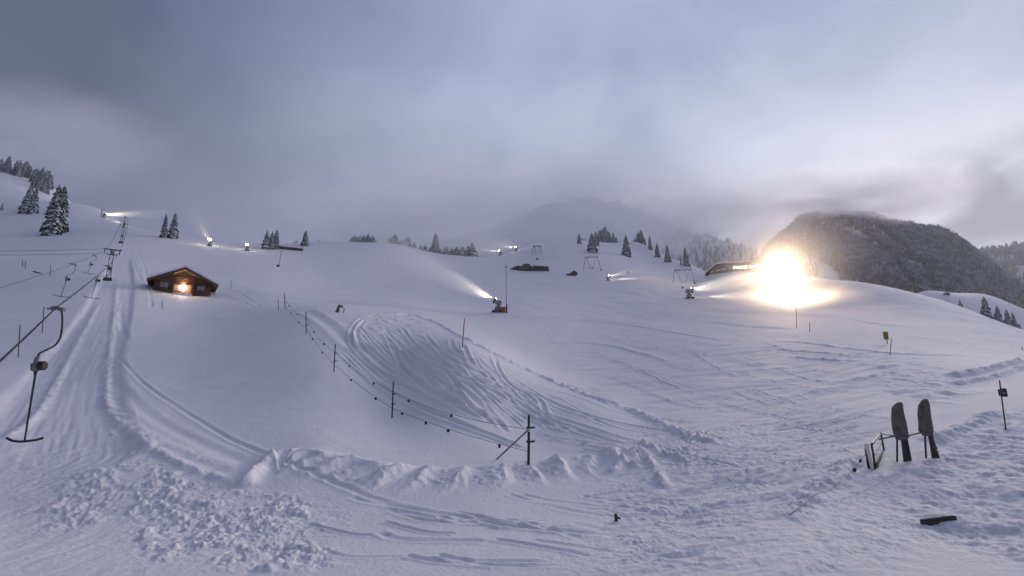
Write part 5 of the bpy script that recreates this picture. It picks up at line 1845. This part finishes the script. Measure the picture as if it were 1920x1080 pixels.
def dens_right(x, y, z):
    gul = np.abs(fbm(x * 0.012 + 0.004 * y, y * 0.0025, 3, 301))
    d = 0.02 + 1.0 * smooth(0.03, 0.10, gul)
    u, e = x / y, z / y
    gully = np.ones_like(x)
    for line, w_ in ((((0.760, 0.318), (0.800, 0.275), (0.845, 0.225), (0.855, 0.205)), 0.008), (((0.80, 0.322), (0.850, 0.275), (0.890, 0.235)), 0.010),
                     (((0.71, 0.30), (0.735, 0.262)), 0.007), (((0.90, 0.205), (0.955, 0.200)), 0.008), (((0.69, 0.325), (0.70, 0.30)), 0.012)):
        for (u0, e0), (u1, e1) in zip(line[:-1], line[1:]):
            du, de = u1 - u0, e1 - e0
            t = np.clip(((u - u0) * du + (e - e0) * de) / (du * du + de * de), 0, 1)
            dd = np.hypot(u - u0 - t * du, e - e0 - t * de) + 0.006 * fbm(x * 0.03, y * 0.03, 2, 305)
            gully = np.minimum(gully, smooth(w_ * 0.5, w_ * 1.1, dd))
    d = d * (0.04 + 0.96 * gully)
    clearing = smooth(0, 0.03, 0.66 + (0.257 - e) * 2.1 - u) * smooth(0, 0.02, 0.265 - e)
    return np.clip(d, 0, 1) * (1 - 0.97 * clearing)


forest('forest', m_right, 30000, None, dens_right, (10, 21), 'spruce_dark', 'dark spruce forest covering the right-hand mountain', 401)
forest('forest', m_mid, 7000, None, lambda x, y, z: np.clip(0.15 + 1.2 * (fbm(x * 0.006, y * 0.006, 3, 311) + 0.1), 0.05, 1) * smooth(120, 420, x), (9, 16), 'spruce_dark', 'spruce forest on the misty middle mountain', 402)
forest('forest', m_far, 9000, None, lambda x, y, z: np.ones_like(x) * 0.8, (16, 28), 'spruce_dark', 'forest on the far mountain at the right edge', 403)
# ------------------------------------------------------------------ the air: a thin even haze round everything
def box_object(name, x0, x1, y0, y1, z0, z1):
    bm = bmesh.new()
    bmesh.ops.create_cube(bm, size=1.0)
    for v in bm.verts:
        v.co = Vector((x0 if v.co.x < 0 else x1, y0 if v.co.y < 0 else y1, z0 if v.co.z < 0 else z1))
    me = bpy.data.meshes.new(name)
    bm.to_mesh(me)
    bm.free()
    o = bpy.data.objects.new(name, me)
    COL.objects.link(o)
    return o


def volume_mat(name, density, col=(0.93, 0.94, 0.97), aniso=0.0):
    m = bpy.data.materials.new(name)
    m.use_nodes = True
    t = m.node_tree
    for n in list(t.nodes):
        t.nodes.remove(n)
    o = t.nodes.new('ShaderNodeOutputMaterial')
    v = t.nodes.new('ShaderNodeVolumePrincipled')
    v.inputs['Color'].default_value = (*col, 1)
    v.inputs['Density'].default_value = density
    v.inputs['Anisotropy'].default_value = aniso
    t.links.new(v.outputs[0], o.inputs['Volume'])
    return m, v


hz = box_object('haze', -6200, 6200, -6200, 6200, -50, 640)
hz.data.materials.append(volume_mat('haze_air', 0.00018, aniso=0.4)[0])
hz['kind'] = 'stuff'
hz['label'] = 'thin pale morning haze over the whole slope'


def soft_volume(name, mat_name, density, col, noise_scale, noise_lo, noise_hi, inner=0.25, aniso=0.0):
    """density that thins out towards the rim of a unit ball, broken up by noise"""
    m, v = volume_mat(mat_name, 0.0, col, aniso)
    t = m.node_tree
    co = t.nodes.new('ShaderNodeTexCoord')
    ln_ = t.nodes.new('ShaderNodeVectorMath')
    ln_.operation = 'LENGTH'
    t.links.new(co.outputs['Object'], ln_.inputs[0])
    rim = ramp_node(ln_.outputs['Value'], [(inner, 1.0), (0.98, 0.0)], tree=t)
    nz = noise_node(co.outputs['Object'], noise_scale, 3, 0.55, tree=t)
    br = ramp_node(nz, [(noise_lo, 0.0), (noise_hi, 1.0)], tree=t)
    d = math_node('MULTIPLY', math_node('MULTIPLY', rim, br, t), density, t)
    t.links.new(d, v.inputs['Density'])
    return m


def ball(name, centre, radii, mat, rz=0.0, label=None):
    bm = bmesh.new()
    bmesh.ops.create_icosphere(bm, subdivisions=3, radius=1.0)
    me = bpy.data.meshes.new(name)
    bm.to_mesh(me)
    bm.free()
    me.materials.append(mat)
    o = bpy.data.objects.new(name, me)
    COL.objects.link(o)
    o.location = centre
    o.scale = radii
    o.rotation_euler = (0, 0, rz)
    o['kind'] = 'stuff'
    o['label'] = label
    return o


WHITE = (0.998, 0.998, 1.0)
ball('fog_bank', at(1010, 392, 900), (560, 230, 150), soft_volume('fog', 'fog_mid', 0.009, WHITE, 2.0, 0.25, 0.6, 0.25, 0.2), label='fog bank hiding the middle mountain')
ball('fog_bank', at(1230, 440, 720), (300, 150, 95), soft_volume('fog', 'fog_flank', 0.008, WHITE, 2.2, 0.25, 0.62, 0.25, 0.2), label='fog on the wooded flank of the middle mountain')
ball('fog_bank', at(745, 446, 310), (150, 66, 46), soft_volume('fog', 'fog_crest', 0.022, WHITE, 1.8, 0.2, 0.6, 0.25, 0.2), label='fog drifting through the groves behind the crest')
ball('fog_bank', at(1170, 430, 440), (110, 65, 40), soft_volume('fog', 'fog_clump', 0.02, WHITE, 1.8, 0.2, 0.6, 0.25, 0.2), label='fog behind the crest clump of spruces')
ball('fog_bank', at(60, 270, 420), (170, 90, 60), soft_volume('fog', 'fog_left', 0.016, WHITE, 2.0, 0.25, 0.6, 0.25, 0.2), label='fog over the forest row on the upper left ridge')
ball('cloud', at(1585, 372, 860), (280, 160, 66), soft_volume('cloud', 'cloud_peak', 0.022, (0.97, 0.97, 0.98), 2.6, 0.32, 0.62, 0.25, 0.55), label='cloud lying on the summit of the forested mountain')

# snow blown out of the guns, lit by their spot lights: cones that spread and thin out
def plume(mz, ax, length, spread, density, label, drop=0.05, aniso=0.3):
    n, seg = 16, 14
    v, f = [], []
    z = ax.normalized()
    for i in range(seg + 1):
        t = i / seg
        r = 0.04 + 0.96 * t ** 0.8
        for k in range(n):
            q = 6.2832 * k / n
            v.append((t, r * math.cos(q), r * math.sin(q)))
    for i in range(seg):
        for k in range(n):
            k2 = (k + 1) % n
            f.append((i * n + k, i * n + k2, (i + 1) * n + k2, (i + 1) * n + k))
    f.append(tuple(range(n))[::-1])
    f.append(tuple(seg * n + k for k in range(n)))
    me = bpy.data.meshes.new('snow_plume')
    me.from_pydata(v, [], f)
    bm = bmesh.new()
    bm.from_mesh(me)
    bmesh.ops.recalc_face_normals(bm, faces=bm.faces)
    bm.to_mesh(me)
    bm.free()
    m, vv = volume_mat('plume_snow', 0.0, (0.96, 0.96, 0.97), aniso)
    t = m.node_tree
    co = t.nodes.new('ShaderNodeTexCoord')
    sp_ = t.nodes.new('ShaderNodeSeparateXYZ')
    t.links.new(co.outputs['Object'], sp_.inputs[0])
    x = sp_.outputs['X']
    yy = math_node('MULTIPLY', sp_.outputs['Y'], sp_.outputs['Y'], t)
    zz = math_node('MULTIPLY', sp_.outputs['Z'], sp_.outputs['Z'], t)
    rr = math_node('POWER', math_node('ADD', yy, zz, t), 0.5, t)
    rmax = math_node('ADD', math_node('MULTIPLY', math_node('POWER', x, 0.8, t), 0.96, t), 0.04, t)
    q = math_node('DIVIDE', rr, rmax, t)
    rad = ramp_node(q, [(0.1, 1.0), (0.95, 0.0)], tree=t)
    al = ramp_node(x, [(0.0, 1.0), (0.10, 0.6), (0.3, 0.26), (0.6, 0.12), (1.0, 0.0)], tree=t, interp='LINEAR')
    rag = ramp_node(noise_node(mapping_node(co.outputs['Object'], scale=(1.2, 1, 1), tree=t), 2.6, 4, 0.6, tree=t), [(0.3, 0.25), (0.65, 1.0)], tree=t)
    d = math_node('MULTIPLY', math_node('MULTIPLY', math_node('MULTIPLY', rad, rag, t), al, t), density, t)
    t.links.new(d, vv.inputs['Density'])
    me.materials.append(m)
    o = bpy.data.objects.new('snow_plume', me)
    COL.objects.link(o)
    o.location = mz
    o.rotation_euler = z.to_track_quat('X', 'Z').to_euler()
    o.scale = (length, length * spread, length * spread)
    o['kind'] = 'stuff'
    o['label'] = label
    return o


def jet(g, length, spread, density, label):
    return plume(g[1], g[2], length, spread, density, label)


jet(g_main, 30, 0.20, 1.9, 'jet of snow from the large gun beside the orange box')
jet(g_right, 44, 0.22, 0.4, 'long jet of snow blown towards the blazing floodlight')
jet(g_hut, 20, 0.14, 0.6, 'jet of snow from the gun right of the small hut')
jet(g_m1, 24, 0.14, 0.4, 'jet of snow from the lower gun on the middle crest')
jet(g_m2, 22, 0.16, 0.5, 'jet of snow from the upper gun on the middle crest')
jet(g_top, 40, 0.12, 0.4, 'pale jet of snow drifting along the highest left crest')
jet(g_l1, 18, 0.45, 0.10, 'snow mist glowing over the brightest gun on the left crest')
jet(g_l2, 8, 0.4, 0.06, 'snow mist round the star-bright gun left of the shed')
ball('snow_mist', Vector(at(1462, 505, 176)), (30, 22, 24), soft_volume('mist', 'mist_a', 0.022, (0.97, 0.96, 0.95), 1.6, 0.1, 0.6, 0.05, 0.2), label='snow mist glowing round the upper floodlight')
ball('snow_mist', Vector(at(1480, 556, 150)), (26, 16, 12), soft_volume('mist', 'mist_b', 0.022, (0.97, 0.96, 0.95), 1.6, 0.1, 0.6, 0.05, 0.2), label='snow mist glowing round the lower floodlight')
ball('snow_mist', Vector(at(1486, 478, 170)), (36, 32, 44), soft_volume('mist', 'mist_halo', 0.009, (0.98, 0.93, 0.89), 1.4, 0.1, 0.6, 0.05, 0.2), label='thin drifting snow, added as a pink halo round both floodlights')  # wide ball added for the halo, its pink partly put into the colour
ball('snow_mist', Vector(at(395, 425, 172)), (13, 10, 17), soft_volume('mist', 'mist_d', 0.012, (0.98, 0.95, 0.93), 1.4, 0.1, 0.6, 0.05, 0.2), label='warm snow mist rising above the brightest gun on the left crest')
